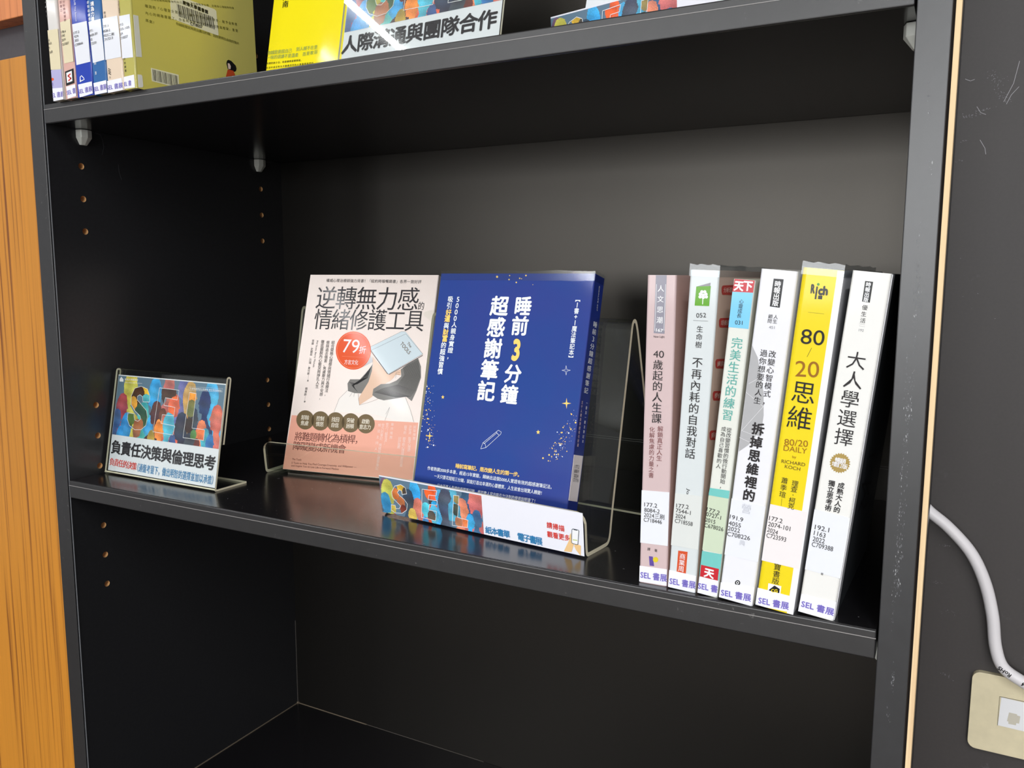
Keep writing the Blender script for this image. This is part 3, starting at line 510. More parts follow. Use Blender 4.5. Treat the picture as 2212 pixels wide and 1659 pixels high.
('L','pink','artwork',[[88.24,112.1],[80.78,99.97],[69.6,92.22],[75.08,87.07]],'black',0.22,4),
('L','pink','artwork',[[88.19,112.0],[80.35,99.9],[69.18,92.11],[75.83,86.43]],'black',0.22,4),
('L','pink','artwork',[[88.14,111.9],[79.92,99.83],[68.76,91.99],[76.58,85.78]],'black',0.22,4),
('L','pink','artwork',[[125.48,113.39],[128.11,105.57],[121.62,95.21],[106.3,90.87],[96.05,86.03]],'black',0.24,4),
('L','pink','artwork',[[126.09,113.73],[128.82,105.54],[122.43,95.01],[107.55,90.59],[97.04,85.87]],'black',0.24,4),
('L','pink','artwork',[[126.71,114.08],[129.53,105.51],[123.25,94.82],[108.81,90.3],[98.03,85.72]],'black',0.24,4),
('L','pink','artwork',[[127.33,114.42],[130.24,105.49],[124.07,94.63],[110.06,90.02],[99.02,85.57]],'black',0.24,4),
('L','pink','artwork',[[127.95,114.76],[130.95,105.46],[124.88,94.44],[111.31,89.73],[100.01,85.42]],'black',0.24,4),
('L','pink','artwork',[[128.56,115.1],[131.65,105.43],[125.7,94.25],[112.57,89.45],[100.99,85.26]],'black',0.24,4),
('L','pink','artwork',[[129.18,115.44],[132.36,105.41],[126.51,94.06],[113.82,89.16],[101.98,85.11]],'black',0.24,4),
('L','pink','artwork',[[129.8,115.79],[133.07,105.38],[127.33,93.87],[115.06,88.88],[102.96,84.96]],'black',0.24,4),
('L','pink','artwork',[[130.41,116.13],[133.78,105.35],[128.14,93.68],[116.31,88.59],[103.95,84.81]],'black',0.24,4),
('L','pink','artwork',[[131.03,116.47],[134.48,105.33],[128.95,93.49],[117.56,88.31],[104.93,84.65]],'black',0.24,4),
('L','pink','artwork',[[131.64,116.81],[135.19,105.3],[129.76,93.3],[118.8,88.03],[105.91,84.5]],'black',0.24,4),
('L','pink','artwork',[[132.26,117.15],[135.89,105.27],[130.57,93.11],[120.04,87.75],[106.89,84.35]],'black',0.24,4),
('L','pink','artwork',[[132.88,117.49],[136.6,105.25],[131.38,92.92],[121.28,87.46],[107.87,84.2]],'black',0.24,4),
('L','pink','artwork',[[133.49,117.83],[137.3,105.22],[132.19,92.73],[122.52,87.18],[108.85,84.05]],'black',0.24,4),
('L','pink','artwork',[[134.1,118.17],[138.01,105.19],[133.0,92.54],[123.76,86.9],[109.83,83.9]],'black',0.24,4),
('L','pink','artwork',[[134.72,118.52],[138.71,105.16],[133.81,92.35],[125.0,86.62],[110.81,83.74]],'black',0.24,4),
('L','pink','artwork',[[135.33,118.86],[139.42,105.14],[134.62,92.16],[126.23,86.34],[111.79,83.59]],'black',0.24,4),
('L','pink','artwork',[[135.95,119.2],[140.12,105.11],[135.43,91.97],[127.47,86.06],[112.76,83.44]],'black',0.24,4),
('L','pink','artwork',[[136.56,119.54],[140.82,105.08],[136.24,91.78],[128.7,85.78],[113.74,83.29]],'black',0.24,4),
('L','pink','artwork',[[137.18,119.88],[141.52,105.06],[137.04,91.59],[129.93,85.5],[114.71,83.14]],'black',0.24,4),
('L','pink','artwork',[[137.79,120.22],[142.23,105.03],[137.85,91.4],[131.16,85.22],[115.69,82.99]],'black',0.24,4),
('L','pink','artwork',[[138.4,120.56],[142.93,105.0],[138.66,91.21],[132.39,84.94],[116.66,82.84]],'black',0.24,4),
('L','pink','artwork',[[139.01,120.9],[143.63,104.98],[139.46,91.02],[133.62,84.66],[117.63,82.69]],'black',0.24,4),
('L','pink','artwork',[[139.63,121.24],[144.33,104.95],[140.26,90.83],[134.85,84.38],[118.6,82.54]],'black',0.24,4),
('L','pink','artwork',[[140.24,121.58],[145.03,104.92],[141.07,90.65],[136.07,84.1],[119.57,82.39]],'black',0.24,4),
('L','pink','artwork',[[140.85,121.92],[145.73,104.9],[141.87,90.46],[137.3,83.82],[120.54,82.24]],'black',0.24,4),
('L','pink','artwork',[[64.6,86.65],[56.04,77.41],[52.07,63.13]],'ink2',0.18,4),
('L','pink','artwork',[[70.65,84.76],[68.03,80.24]],'ink2',0.18,4),
('L','pink','artwork',[[73.21,84.15],[72.93,80.49]],'ink2',0.18,4),
('L','pink','artwork',[[77.87,83.66],[80.72,72.03],[92.36,75.71],[100.71,79.33]],'ink2',0.18,4),
('L','pink','artwork',[[131.96,82.83],[139.08,70.44],[144.51,58.77]],'ink2',0.18,4),
('L','pink','artwork',[[115.78,71.96],[114.53,66.18],[112.15,58.19]],'ink2',0.18,4),
('L','pink','artwork',[[115.41,71.23],[112.36,64.62]],'ink2',0.18,4),
('L','pink','artwork',[[89.16,122.95],[90.09,114.18]],'ink2',0.18,4),
('L','pink','artwork',[[117.19,104.38],[118.59,108.05],[122.26,107.91]],'ink2',0.18,4),
('L','pink','artwork',[[118.28,102.26],[118.51,106.31],[123.75,105.09]],'ink2',0.18,4),
('L','pink','artwork',[[65.85,98.17],[77.63,98.7],[85.26,108.12]],'ink2',0.18,4),
('P','pink','artwork',[[85.79,130.5],[85.37,133.45],[118.54,150.6],[123.01,150.56],[145.54,127.84],[109.56,105.35]],'bookblue',5),
('L','pink','artwork',[[85.94,129.48],[123.64,148.23],[145.54,127.84],[109.52,105.64],[85.94,129.48],[85.04,133.44],[118.54,150.6],[123.03,150.42]],'ink2',0.2,6),
('L','pink','artwork',[[86.0,129.03],[108.17,106.16],[110.67,105.4],[145.42,126.4]],'ink2',0.6,4),
('T', 'pink', 'artwork', [119.68, 138.62], [131.09, 128.07], 'TOOLS', 'brown3', 3.82, 0, 7),
('T', 'pink', 'artwork', [127.24, 139.13], [131.79, 134.62], 'The', 'brown3', 2.64, 0, 7),
('P','pink','artwork',[[29.71,53.59],[29.82,51.83],[29.61,50.11],[29.07,48.48],[28.23,46.97],[27.1,45.65],[25.73,44.55],[24.15,43.7],[22.41,43.13],[20.56,42.86],[18.66,42.89],[16.77,43.23],[14.94,43.86],[13.22,44.77],[11.68,45.92],[10.36,47.3],[9.29,48.84],[8.52,50.52],[8.07,52.26],[7.94,54.03],[8.16,55.77],[8.7,57.42],[9.55,58.93],[10.69,60.26],[12.08,61.37],[13.68,62.22],[15.44,62.78],[17.3,63.04],[19.2,63.0],[21.1,62.64],[22.93,62.0],[24.63,61.07],[26.16,59.91],[27.47,58.53],[28.51,56.99],[29.27,55.32]],'khaki',1),
('C', 'pink', 'printed_text', [16.14, 55.42], [20.92, 55.41], '卸除', 'cream', 5.05, 4.59, 0.01),
('C', 'pink', 'printed_text', [16.41, 49.52], [21.19, 49.53], '焦慮', 'cream', 5.04, 4.58, 0.01),
('P','pink','artwork',[[47.94,53.68],[48.05,51.93],[47.83,50.23],[47.29,48.6],[46.46,47.11],[45.34,45.8],[43.99,44.71],[42.43,43.87],[40.71,43.3],[38.89,43.03],[37.01,43.06],[35.15,43.39],[33.34,44.02],[31.66,44.92],[30.14,46.07],[28.84,47.43],[27.8,48.97],[27.04,50.63],[26.6,52.36],[26.48,54.12],[26.7,55.85],[27.24,57.49],[28.08,58.99],[29.21,60.31],[30.58,61.41],[32.16,62.25],[33.89,62.81],[35.73,63.07],[37.61,63.02],[39.48,62.67],[41.28,62.03],[42.96,61.11],[44.46,59.95],[45.74,58.59],[46.77,57.05],[47.51,55.4]],'khaki',1),
('C', 'pink', 'printed_text', [34.56, 55.5], [39.28, 55.49], '控制', 'cream', 5.01, 4.52, 0.01),
('C', 'pink', 'printed_text', [34.81, 49.64], [39.52, 49.65], '憤怒', 'cream', 5.0, 4.52, 0.01),
('P','pink','artwork',[[65.91,53.77],[66.01,52.04],[65.79,50.34],[65.26,48.73],[64.43,47.25],[63.33,45.95],[61.99,44.86],[60.45,44.02],[58.75,43.46],[56.95,43.19],[55.11,43.22],[53.27,43.55],[51.49,44.18],[49.83,45.07],[48.34,46.21],[47.06,47.57],[46.04,49.09],[45.3,50.74],[44.87,52.46],[44.76,54.21],[44.98,55.92],[45.51,57.55],[46.35,59.04],[47.47,60.35],[48.82,61.44],[50.38,62.28],[52.09,62.83],[53.9,63.09],[55.76,63.04],[57.6,62.7],[59.37,62.06],[61.02,61.15],[62.5,60.0],[63.76,58.64],[64.77,57.12],[65.49,55.48]],'khaki',1),
('C', 'pink', 'printed_text', [52.73, 55.57], [57.38, 55.57], '找回', 'cream', 4.97, 4.46, 0.01),
('C', 'pink', 'printed_text', [52.96, 49.76], [57.6, 49.76], '自信', 'cream', 4.96, 4.45, 0.01),
('P','pink','artwork',[[83.63,53.86],[83.73,52.14],[83.51,50.45],[82.98,48.85],[82.15,47.38],[81.06,46.09],[79.74,45.01],[78.21,44.18],[76.54,43.62],[74.77,43.35],[72.95,43.39],[71.13,43.71],[69.39,44.33],[67.75,45.22],[66.28,46.36],[65.03,47.7],[64.02,49.21],[63.3,50.85],[62.88,52.56],[62.78,54.3],[63.0,56.0],[63.53,57.61],[64.36,59.09],[65.47,60.4],[66.81,61.48],[68.35,62.31],[70.04,62.86],[71.82,63.11],[73.65,63.07],[75.47,62.72],[77.21,62.09],[78.84,61.19],[80.29,60.05],[81.53,58.7],[82.52,57.19],[83.23,55.56]],'khaki',1),
('C', 'pink', 'printed_text', [70.64, 55.65], [75.23, 55.64], '突破', 'cream', 4.93, 4.4, 0.01),
('C', 'pink', 'printed_text', [70.85, 49.88], [75.43, 49.88], '困頓', 'cream', 4.92, 4.39, 0.01),
('P','pink','artwork',[[101.11,53.94],[101.2,52.24],[100.98,50.56],[100.45,48.97],[99.63,47.51],[98.55,46.23],[97.24,45.16],[95.74,44.34],[94.08,43.78],[92.34,43.52],[90.54,43.55],[88.75,43.87],[87.03,44.49],[85.42,45.37],[83.98,46.5],[82.74,47.83],[81.76,49.33],[81.05,50.96],[80.64,52.66],[80.55,54.38],[80.77,56.07],[81.3,57.67],[82.12,59.15],[83.21,60.44],[84.54,61.51],[86.06,62.34],[87.73,62.88],[89.49,63.14],[91.29,63.09],[93.08,62.75],[94.8,62.12],[96.4,61.23],[97.83,60.09],[99.05,58.75],[100.02,57.25],[100.71,55.63]],'khaki',1),
('C', 'pink', 'printed_text', [88.3, 55.73], [92.82, 55.72], '啟動', 'cream', 4.9, 4.34, 0.01),
('C', 'pink', 'printed_text', [86.25, 49.85], [95.24, 50.14], '意志力', 'cream', 4.89, 4.34, 0.01),
('C', 'pink', 'printed_text', [13.78, 35.2], [85.57, 36.77], '將難題轉化為槓桿，', 'maroon', 9.14, 9.16, 0),
('C', 'pink', 'printed_text', [13.2, 25.18], [67.17, 25.87], '障礙變成新機會', 'maroon', 9.11, 9.15, 0),
('T', 'pink', 'printed_text', [9.72, 11.01], [21.12, 11.16], 'The Tools', 'maroon', 2.05, 0),
('T', 'pink', 'printed_text', [9.83, 7.23], [86.78, 8.84], '5 Tools to Help You Find Courage,Creativity, and Willpower —', 'maroon', 2.04, 0),
('T', 'pink', 'printed_text', [9.95, 4.46], [66.56, 5.09], 'and Inspire You to Live Life in Forward Motion', 'maroon', 2.04, 0),
('C', 'pink', 'printed_text', [146.43, 53.55], [147.17, 42.13], '誠摯推薦', 'pinkish', 3.23, 3.23, 0),
('C', 'pink', 'printed_text', [141.37, 53.23], [143.08, 29.99], '洪仲清 臨床心理師', 'pinkish', 3.23, 3.23, 0),
('C', 'pink', 'printed_text', [136.29, 52.91], [136.51, 14.47], '蘇予昕 蘇予昕心理諮商所所長', 'pinkish', 3.24, 3.24, 0),
('C', 'pink', 'printed_text', [131.35, 41.05], [131.31, 32.21], '好評推薦', 'pinkish', 3.23, 3.23, 0),
('C', 'pink', 'printed_text', [121.2, 54.49], [121.42, 41.5], '專序推薦', 'pinkish', 3.26, 3.26, 0),
('C', 'pink', 'printed_text', [115.41, 54.13], [116.01, 35.05], '雪力（蘇雪淩）', 'pinkish', 3.27, 3.27, 0),
('C', 'pink', 'printed_text', [110.79, 53.13], [110.16, 9.3], '雪力的筆記 情緒與心理學筆記', 'pinkish', 3.28, 3.28, 0),
('C', 'pink', 'printed_text', [106.85, 52.88], [106.3, 28.71], '頻道主持人', 'pinkish', 3.28, 3.28, 0),
('C', 'blue', 'title', [64.99, 181.09], [62.64, 108.91], '超感謝筆記', 'offw', 16.17, 16.69, 0.026),
('C', 'blue', 'title', [88.0, 181.57], [87.25, 164.96], '睡前', 'offw', 15.35, 15.4, 0.026),
('C', 'blue', 'title', [86.65, 144.85], [86.65, 144.85], '3', 'gold2', 18.87, 13.23, 0.04),
('C', 'blue', 'title', [86.38, 125.02], [85.38, 107.8], '分鐘', 'offw', 15.11, 15.38, 0.026),
('C', 'blue', 'printed_text', [21.7, 185.94], [20.56, 135.82], '5000人親身實證，', 'offw', 4.91, 5.31, 0.015),
('C', 'blue', 'printed_text', [13.65, 186.03], [13.22, 180.24], '吸引', 'offw', 5.17, 5.37, 0.02),
('C', 'blue', 'printed_text', [13.52, 174.14], [13.06, 168.58], '好運', 'gold2', 5.6, 5.64, 0.03),
('C', 'blue', 'printed_text', [12.95, 162.48], [12.95, 162.48], '與', 'offw', 5.13, 5.37, 0.02),
('C', 'blue', 'printed_text', [13.19, 156.73], [13.14, 151.2], '財富', 'gold2', 5.57, 5.63, 0.03),
('C', 'blue', 'printed_text', [12.73, 145.33], [12.77, 122.42], '的超強習慣', 'offw', 5.11, 5.37, 0.02),
('C', 'blue', 'printed_text', [137.83, 188.08], [137.69, 140.51], '︻1書+1魔法筆記本︼', 'offw', 4.49, 4.23, 0.015),
('P','blue','artwork',[[142.87,105.18],[139.43,104.22],[139.27,100.54],[138.13,104.11],[134.48,104.49],[137.95,105.45],[138.11,109.13],[139.25,105.55]],'gold2',0),
('P','blue','artwork',[[14.42,66.39],[11.14,65.47],[11.03,62.29],[9.9,65.35],[6.41,65.57],[9.71,66.5],[9.82,69.68],[10.95,66.62]],'gold2',0),
('P','blue','artwork',[[116.2,81.83],[116.88,80.65],[118.23,80.67],[117.34,79.7],[117.83,78.43],[116.59,79.02],[115.55,78.2],[115.68,79.54],[114.54,80.31],[115.86,80.55]],'gold2',0),
('P','blue','artwork',[[18.72,102.15],[19.38,101.09],[20.67,101.09],[19.82,100.24],[20.3,99.11],[19.12,99.64],[18.13,98.93],[18.24,100.12],[17.15,100.82],[18.4,101.01]],'gold2',0),
('L','blue','artwork',[[138.62,131.05],[135.56,130.22],[135.36,127.04],[134.31,130.15],[131.06,130.58],[134.13,131.41],[134.34,134.6],[135.39,131.49],[138.62,131.05]],'offw',0.22,2),
('P','blue','artwork',[[59.93,205.96],[59.7,205.28],[58.94,204.99],[58.09,205.27],[57.66,205.96],[57.89,206.65],[58.65,206.93],[59.49,206.65]],'gold2',0),
('P','blue','artwork',[[71.74,203.64],[71.59,203.18],[71.1,202.99],[70.54,203.18],[70.26,203.63],[70.41,204.09],[70.91,204.28],[71.46,204.09]],'gold2',0),
('P','blue','artwork',[[82.01,204.74],[81.86,204.29],[81.37,204.1],[80.83,204.28],[80.55,204.73],[80.7,205.19],[81.19,205.37],[81.73,205.19]],'gold2',0),
('P','blue','artwork',[[79.23,201.22],[79.08,200.77],[78.58,200.58],[78.04,200.76],[77.76,201.21],[77.91,201.67],[78.4,201.86],[78.95,201.67]],'gold2',0),
('P','blue','artwork',[[87.86,207.08],[87.68,206.56],[87.12,206.34],[86.49,206.56],[86.17,207.08],[86.34,207.6],[86.91,207.82],[87.54,207.6]],'gold2',0),
('P','blue','artwork',[[83.64,204.43],[83.54,204.13],[83.21,204.0],[82.85,204.12],[82.67,204.42],[82.77,204.72],[83.09,204.85],[83.45,204.73]],'gold2',0),
('P','blue','artwork',[[95.06,199.42],[94.99,199.2],[94.75,199.11],[94.48,199.2],[94.35,199.42],[94.42,199.64],[94.66,199.74],[94.93,199.65]],'gold2',0),
('P','blue','artwork',[[71.74,207.06],[71.61,206.68],[71.2,206.52],[70.74,206.68],[70.5,207.06],[70.63,207.44],[71.04,207.59],[71.5,207.44]],'gold2',0),
('P','blue','artwork',[[2.93,79.48],[2.8,79.23],[2.47,79.2],[2.27,79.42],[2.39,79.66],[2.73,79.69]],'offw',0),
('P','blue','artwork',[[15.46,60.75],[15.36,60.57],[15.12,60.54],[14.98,60.7],[15.07,60.88],[15.31,60.9]],'gold2',0),
('P','blue','artwork',[[1.27,108.5],[1.15,108.27],[0.84,108.25],[0.65,108.46],[0.77,108.68],[1.08,108.7]],'offw',0),
('P','blue','artwork',[[4.16,95.45],[3.99,95.12],[3.54,95.08],[3.26,95.38],[3.43,95.71],[3.89,95.75]],'gold2',0),
('P','blue','artwork',[[0.43,110.05],[0.32,109.84],[0.03,109.82],[-0.15,110.01],[-0.04,110.22],[0.25,110.25]],'gold2',0),
('P','blue','artwork',[[10.07,71.9],[9.96,71.68],[9.66,71.65],[9.48,71.85],[9.59,72.07],[9.89,72.1]],'gold2',0),
('P','blue','artwork',[[4.01,79.94],[3.91,79.75],[3.66,79.73],[3.51,79.89],[3.6,80.07],[3.86,80.1]],'gold2',0),
('P','blue','artwork',[[16.73,58.58],[16.4,57.94],[15.55,57.85],[15.03,58.4],[15.36,59.04],[16.21,59.13]],'offw',0),
('P','blue','artwork',[[10.37,59.83],[10.28,59.65],[10.04,59.62],[9.89,59.78],[9.99,59.96],[10.23,59.98]],'offw',0),
('P','blue','artwork',[[10.78,79.8],[10.67,79.59],[10.4,79.57],[10.23,79.75],[10.34,79.95],[10.61,79.97]],'gold2',0),
('P','blue','artwork',[[0.92,87.71],[0.82,87.52],[0.56,87.49],[0.4,87.66],[0.5,87.86],[0.76,87.88]],'gold2',0),
('P','blue','artwork',[[10.31,62.26],[10.17,61.98],[9.79,61.94],[9.56,62.18],[9.71,62.46],[10.08,62.5]],'gold2',0),
('P','blue','artwork',[[0.74,95.2],[0.64,95.02],[0.39,95.0],[0.24,95.16],[0.33,95.34],[0.58,95.37]],'gold2',0),
('P','blue','artwork',[[2.34,106.48],[2.21,106.25],[1.89,106.22],[1.7,106.44],[1.82,106.67],[2.14,106.69]],'gold2',0),
('P','blue','artwork',[[12.09,71.26],[11.91,70.92],[11.45,70.88],[11.17,71.17],[11.35,71.51],[11.81,71.56]],'gold2',0),
('P','blue','artwork',[[12.27,73.56],[12.17,73.37],[11.9,73.34],[11.74,73.51],[11.84,73.71],[12.11,73.74]],'gold2',0),
('P','blue','artwork',[[1.9,92.5],[1.8,92.32],[1.55,92.3],[1.39,92.46],[1.49,92.65],[1.75,92.67]],'offw',0),
('P','blue','artwork',[[3.74,98.21],[3.56,97.87],[3.09,97.83],[2.81,98.14],[2.99,98.48],[3.45,98.52]],'offw',0),
('P','blue','artwork',[[18.1,70.92],[18.01,70.75],[17.77,70.72],[17.63,70.88],[17.72,71.06],[17.96,71.08]],'gold2',0),
('P','blue','artwork',[[1.25,99.86],[1.16,99.68],[0.91,99.66],[0.76,99.82],[0.85,100.01],[1.1,100.02]],'gold2',0),
('P','blue','artwork',[[1.11,103.93],[0.79,103.32],[-0.04,103.26],[-0.55,103.81],[-0.23,104.42],[0.6,104.48]],'offw',0),
('P','blue','artwork',[[7.71,80.49],[7.52,80.13],[7.04,80.09],[6.75,80.4],[6.93,80.75],[7.41,80.8]],'gold2',0),
('P','blue','artwork',[[14.1,58.85],[13.98,58.62],[13.67,58.59],[13.48,58.79],[13.6,59.02],[13.91,59.06]],'offw',0),
('P','blue','artwork',[[12.26,69.14],[12.09,68.82],[11.66,68.78],[11.39,69.05],[11.56,69.38],[11.99,69.42]],'offw',0),
('P','blue','artwork',[[10.8,75.41],[10.71,75.23],[10.46,75.21],[10.31,75.37],[10.41,75.55],[10.65,75.57]],'gold2',0),
('P','blue','artwork',[[1.66,69.19],[1.44,68.76],[0.87,68.71],[0.52,69.07],[0.74,69.49],[1.31,69.55]],'offw',0),
('P','blue','artwork',[[7.71,62.54],[7.59,62.3],[7.27,62.27],[7.07,62.47],[7.19,62.71],[7.51,62.75]],'offw',0),
('P','blue','artwork',[[10.32,66.47],[10.2,66.23],[9.88,66.2],[9.69,66.41],[9.81,66.64],[10.13,66.67]],'gold2',0),
('P','blue','artwork',[[4.86,99.03],[4.76,98.85],[4.52,98.83],[4.37,99.0],[4.46,99.18],[4.7,99.2]],'gold2',0),
('P','blue','artwork',[[5.99,108.98],[5.9,108.79],[5.65,108.78],[5.5,108.94],[5.59,109.12],[5.84,109.14]],'offw',0),
('P','blue','artwork',[[1.46,73.5],[1.3,73.18],[0.87,73.14],[0.6,73.42],[0.77,73.74],[1.2,73.78]],'offw',0),
('P','blue','artwork',[[4.88,86.36],[4.78,86.18],[4.54,86.16],[4.39,86.32],[4.48,86.5],[4.73,86.52]],'gold2',0),
('P','blue','artwork',[[3.66,106.83],[3.41,106.36],[2.77,106.32],[2.38,106.74],[2.62,107.21],[3.27,107.26]],'gold2',0),
('P','blue','artwork',[[6.4,96.69],[6.22,96.34],[5.75,96.31],[5.47,96.61],[5.65,96.96],[6.11,96.99]],'offw',0),
('P','blue','artwork',[[8.47,92.18],[8.37,92.0],[8.13,91.98],[7.98,92.14],[8.07,92.32],[8.32,92.34]],'offw',0),
('P','blue','artwork',[[7.71,63.09],[7.52,62.72],[7.02,62.67],[6.71,62.99],[6.91,63.36],[7.41,63.41]],'gold2',0),
('P','blue','artwork',[[7.47,69.71],[7.36,69.49],[7.07,69.46],[6.89,69.65],[7.01,69.86],[7.3,69.89]],'offw',0),
('P','blue','artwork',[[1.02,102.49],[0.75,101.97],[0.04,101.92],[-0.39,102.38],[-0.12,102.9],[0.59,102.96]],'offw',0),
('P','blue','artwork',[[8.48,55.66],[8.38,55.47],[8.13,55.44],[7.98,55.6],[8.08,55.79],[8.33,55.82]],'offw',0),
('P','blue','artwork',[[11.06,56.31],[10.88,55.96],[10.42,55.91],[10.13,56.21],[10.31,56.56],[10.78,56.61]],'gold2',0),
('P','blue','artwork',[[4.33,94.96],[4.23,94.78],[3.99,94.76],[3.84,94.92],[3.94,95.1],[4.18,95.12]],'gold2',0),
('P','blue','artwork',[[11.07,64.0],[10.82,63.52],[10.18,63.45],[9.78,63.87],[10.03,64.35],[10.68,64.42]],'gold2',0),
('P','blue','artwork',[[9.24,95.81],[9.14,95.64],[8.9,95.62],[8.75,95.78],[8.85,95.95],[9.09,95.97]],'offw',0),
('P','blue','artwork',[[1.39,80.27],[1.18,79.86],[0.62,79.81],[0.28,80.17],[0.49,80.58],[1.05,80.63]],'gold2',0),
('P','blue','artwork',[[10.56,56.25],[10.25,55.64],[9.44,55.55],[8.94,56.07],[9.25,56.68],[10.06,56.77]],'offw',0),
('P','blue','artwork',[[15.29,63.93],[15.2,63.76],[14.96,63.73],[14.82,63.88],[14.91,64.06],[15.15,64.09]],'gold2',0),
('P','blue','artwork',[[9.85,69.02],[9.76,68.83],[9.51,68.81],[9.37,68.97],[9.46,69.15],[9.7,69.17]],'offw',0),
('P','blue','artwork',[[1.42,82.14],[1.18,81.67],[0.55,81.62],[0.16,82.02],[0.4,82.49],[1.03,82.55]],'gold2',0),
('P','blue','artwork',[[3.14,83.68],[3.04,83.5],[2.8,83.48],[2.65,83.64],[2.75,83.82],[2.99,83.84]],'gold2',0),
('P','blue','artwork',[[2.7,107.19],[2.6,107.01],[2.35,106.99],[2.2,107.16],[2.29,107.34],[2.54,107.36]],'gold2',0),
('P','blue','artwork',[[13.0,83.47],[12.89,83.27],[12.62,83.24],[12.45,83.42],[12.56,83.63],[12.83,83.65]],'offw',0),
('P','blue','artwork',[[8.19,102.83],[8.09,102.64],[7.83,102.62],[7.68,102.79],[7.78,102.98],[8.03,103.0]],'offw',0),
('P','blue','artwork',[[0.74,102.51],[0.61,102.27],[0.29,102.25],[0.1,102.46],[0.22,102.69],[0.54,102.72]],'gold2',0),
('P','blue','artwork',[[0.46,109.68],[0.34,109.45],[0.03,109.43],[-0.16,109.64],[-0.04,109.87],[0.27,109.89]],'gold2',0),
('P','blue','artwork',[[9.91,72.68],[9.73,72.33],[9.27,72.28],[8.98,72.59],[9.16,72.93],[9.63,72.98]],'gold2',0),
('P','blue','artwork',[[8.12,109.29],[8.01,109.07],[7.71,109.05],[7.52,109.25],[7.64,109.47],[7.94,109.49]],'gold2',0),
('P','blue','artwork',[[6.28,77.11],[6.04,76.66],[5.44,76.6],[5.06,76.99],[5.3,77.44],[5.9,77.5]],'gold2',0),
('P','blue','artwork',[[3.98,87.75],[3.67,87.16],[2.87,87.09],[2.38,87.61],[2.69,88.2],[3.49,88.27]],'gold2',0),
('P','blue','artwork',[[5.71,103.34],[5.56,103.05],[5.16,103.02],[4.92,103.28],[5.07,103.57],[5.47,103.6]],'gold2',0),
('P','blue','artwork',[[11.91,88.04],[11.82,87.86],[11.58,87.84],[11.43,87.99],[11.52,88.17],[11.76,88.19]],'gold2',0),
('P','blue','artwork',[[8.78,71.03],[8.44,70.37],[7.55,70.28],[7.01,70.85],[7.35,71.51],[8.24,71.6]],'offw',0),
('P','blue','artwork',[[5.01,83.68],[4.81,83.3],[4.3,83.26],[3.99,83.59],[4.19,83.97],[4.7,84.01]],'offw',0),
('P','blue','artwork',[[5.28,84.64],[5.04,84.18],[4.41,84.12],[4.03,84.53],[4.27,84.99],[4.9,85.05]],'gold2',0),
('P','blue','artwork',[[12.34,62.11],[12.16,61.77],[11.72,61.73],[11.45,62.01],[11.62,62.34],[12.06,62.39]],'gold2',0),
('P','blue','artwork',[[13.82,73.52],[13.72,73.34],[13.48,73.31],[13.34,73.47],[13.43,73.65],[13.67,73.67]],'gold2',0),
('P','blue','artwork',[[10.97,61.7],[10.67,61.12],[9.9,61.04],[9.43,61.54],[9.73,62.11],[10.5,62.2]],'gold2',0),
('P','blue','artwork',[[2.96,96.9],[2.86,96.72],[2.62,96.7],[2.47,96.86],[2.57,97.04],[2.81,97.06]],'offw',0),
('P','blue','artwork',[[8.24,87.88],[8.05,87.51],[7.54,87.46],[7.23,87.79],[7.42,88.17],[7.93,88.21]],'gold2',0),
('P','blue','artwork',[[1.53,82.28],[1.24,81.73],[0.5,81.66],[0.05,82.14],[0.33,82.69],[1.07,82.75]],'offw',0),
('P','blue','artwork',[[7.95,66.16],[7.67,65.62],[6.95,65.55],[6.5,66.01],[6.78,66.55],[7.5,66.62]],'gold2',0),
('P','blue','artwork',[[12.24,59.05],[12.1,58.78],[11.74,58.74],[11.52,58.97],[11.66,59.24],[12.02,59.28]],'gold2',0),
('P','blue','artwork',[[13.74,68.29],[13.65,68.11],[13.41,68.08],[13.26,68.24],[13.35,68.42],[13.6,68.45]],'gold2',0),
('P','blue','artwork',[[4.01,104.31],[3.89,104.08],[3.56,104.05],[3.36,104.27],[3.49,104.5],[3.81,104.53]],'offw',0),
('P','blue','artwork',[[8.01,66.05],[7.67,65.39],[6.79,65.3],[6.25,65.87],[6.59,66.52],[7.47,66.61]],'gold2',0),
('P','blue','artwork',[[14.74,75.93],[14.6,75.67],[14.26,75.64],[14.04,75.87],[14.18,76.12],[14.52,76.16]],'gold2',0),
('P','blue','artwork',[[14.77,62.27],[14.65,62.05],[14.35,62.01],[14.17,62.21],[14.28,62.43],[14.58,62.46]],'gold2',0),
('P','blue','artwork',[[7.97,71.82],[7.88,71.64],[7.64,71.62],[7.49,71.78],[7.58,71.96],[7.82,71.98]],'gold2',0),
('P','blue','artwork',[[0.36,111.33],[0.26,111.14],[0.01,111.13],[-0.14,111.29],[-0.05,111.48],[0.21,111.49]],'gold2',0),
('P','blue','artwork',[[11.11,82.23],[10.99,82.0],[10.67,81.97],[10.48,82.18],[10.6,82.41],[10.92,82.44]],'offw',0),
('P','blue','artwork',[[6.42,88.85],[6.22,88.47],[5.7,88.42],[5.38,88.76],[5.58,89.15],[6.1,89.19]],'gold2',0),
('P','blue','artwork',[[8.63,75.77],[8.42,75.37],[7.88,75.32],[7.54,75.67],[7.75,76.08],[8.3,76.13]],'gold2',0),
('P','blue','artwork',[[6.86,80.62],[6.51,79.95],[5.6,79.86],[5.05,80.45],[5.4,81.12],[6.3,81.21]],'gold2',0),
('P','blue','artwork',[[6.37,94.21],[6.18,93.84],[5.67,93.8],[5.36,94.13],[5.55,94.5],[6.06,94.54]],'gold2',0),
('P','blue','artwork',[[18.21,58.57],[18.1,58.37],[17.84,58.34],[17.68,58.51],[17.78,58.71],[18.04,58.74]],'gold2',0),
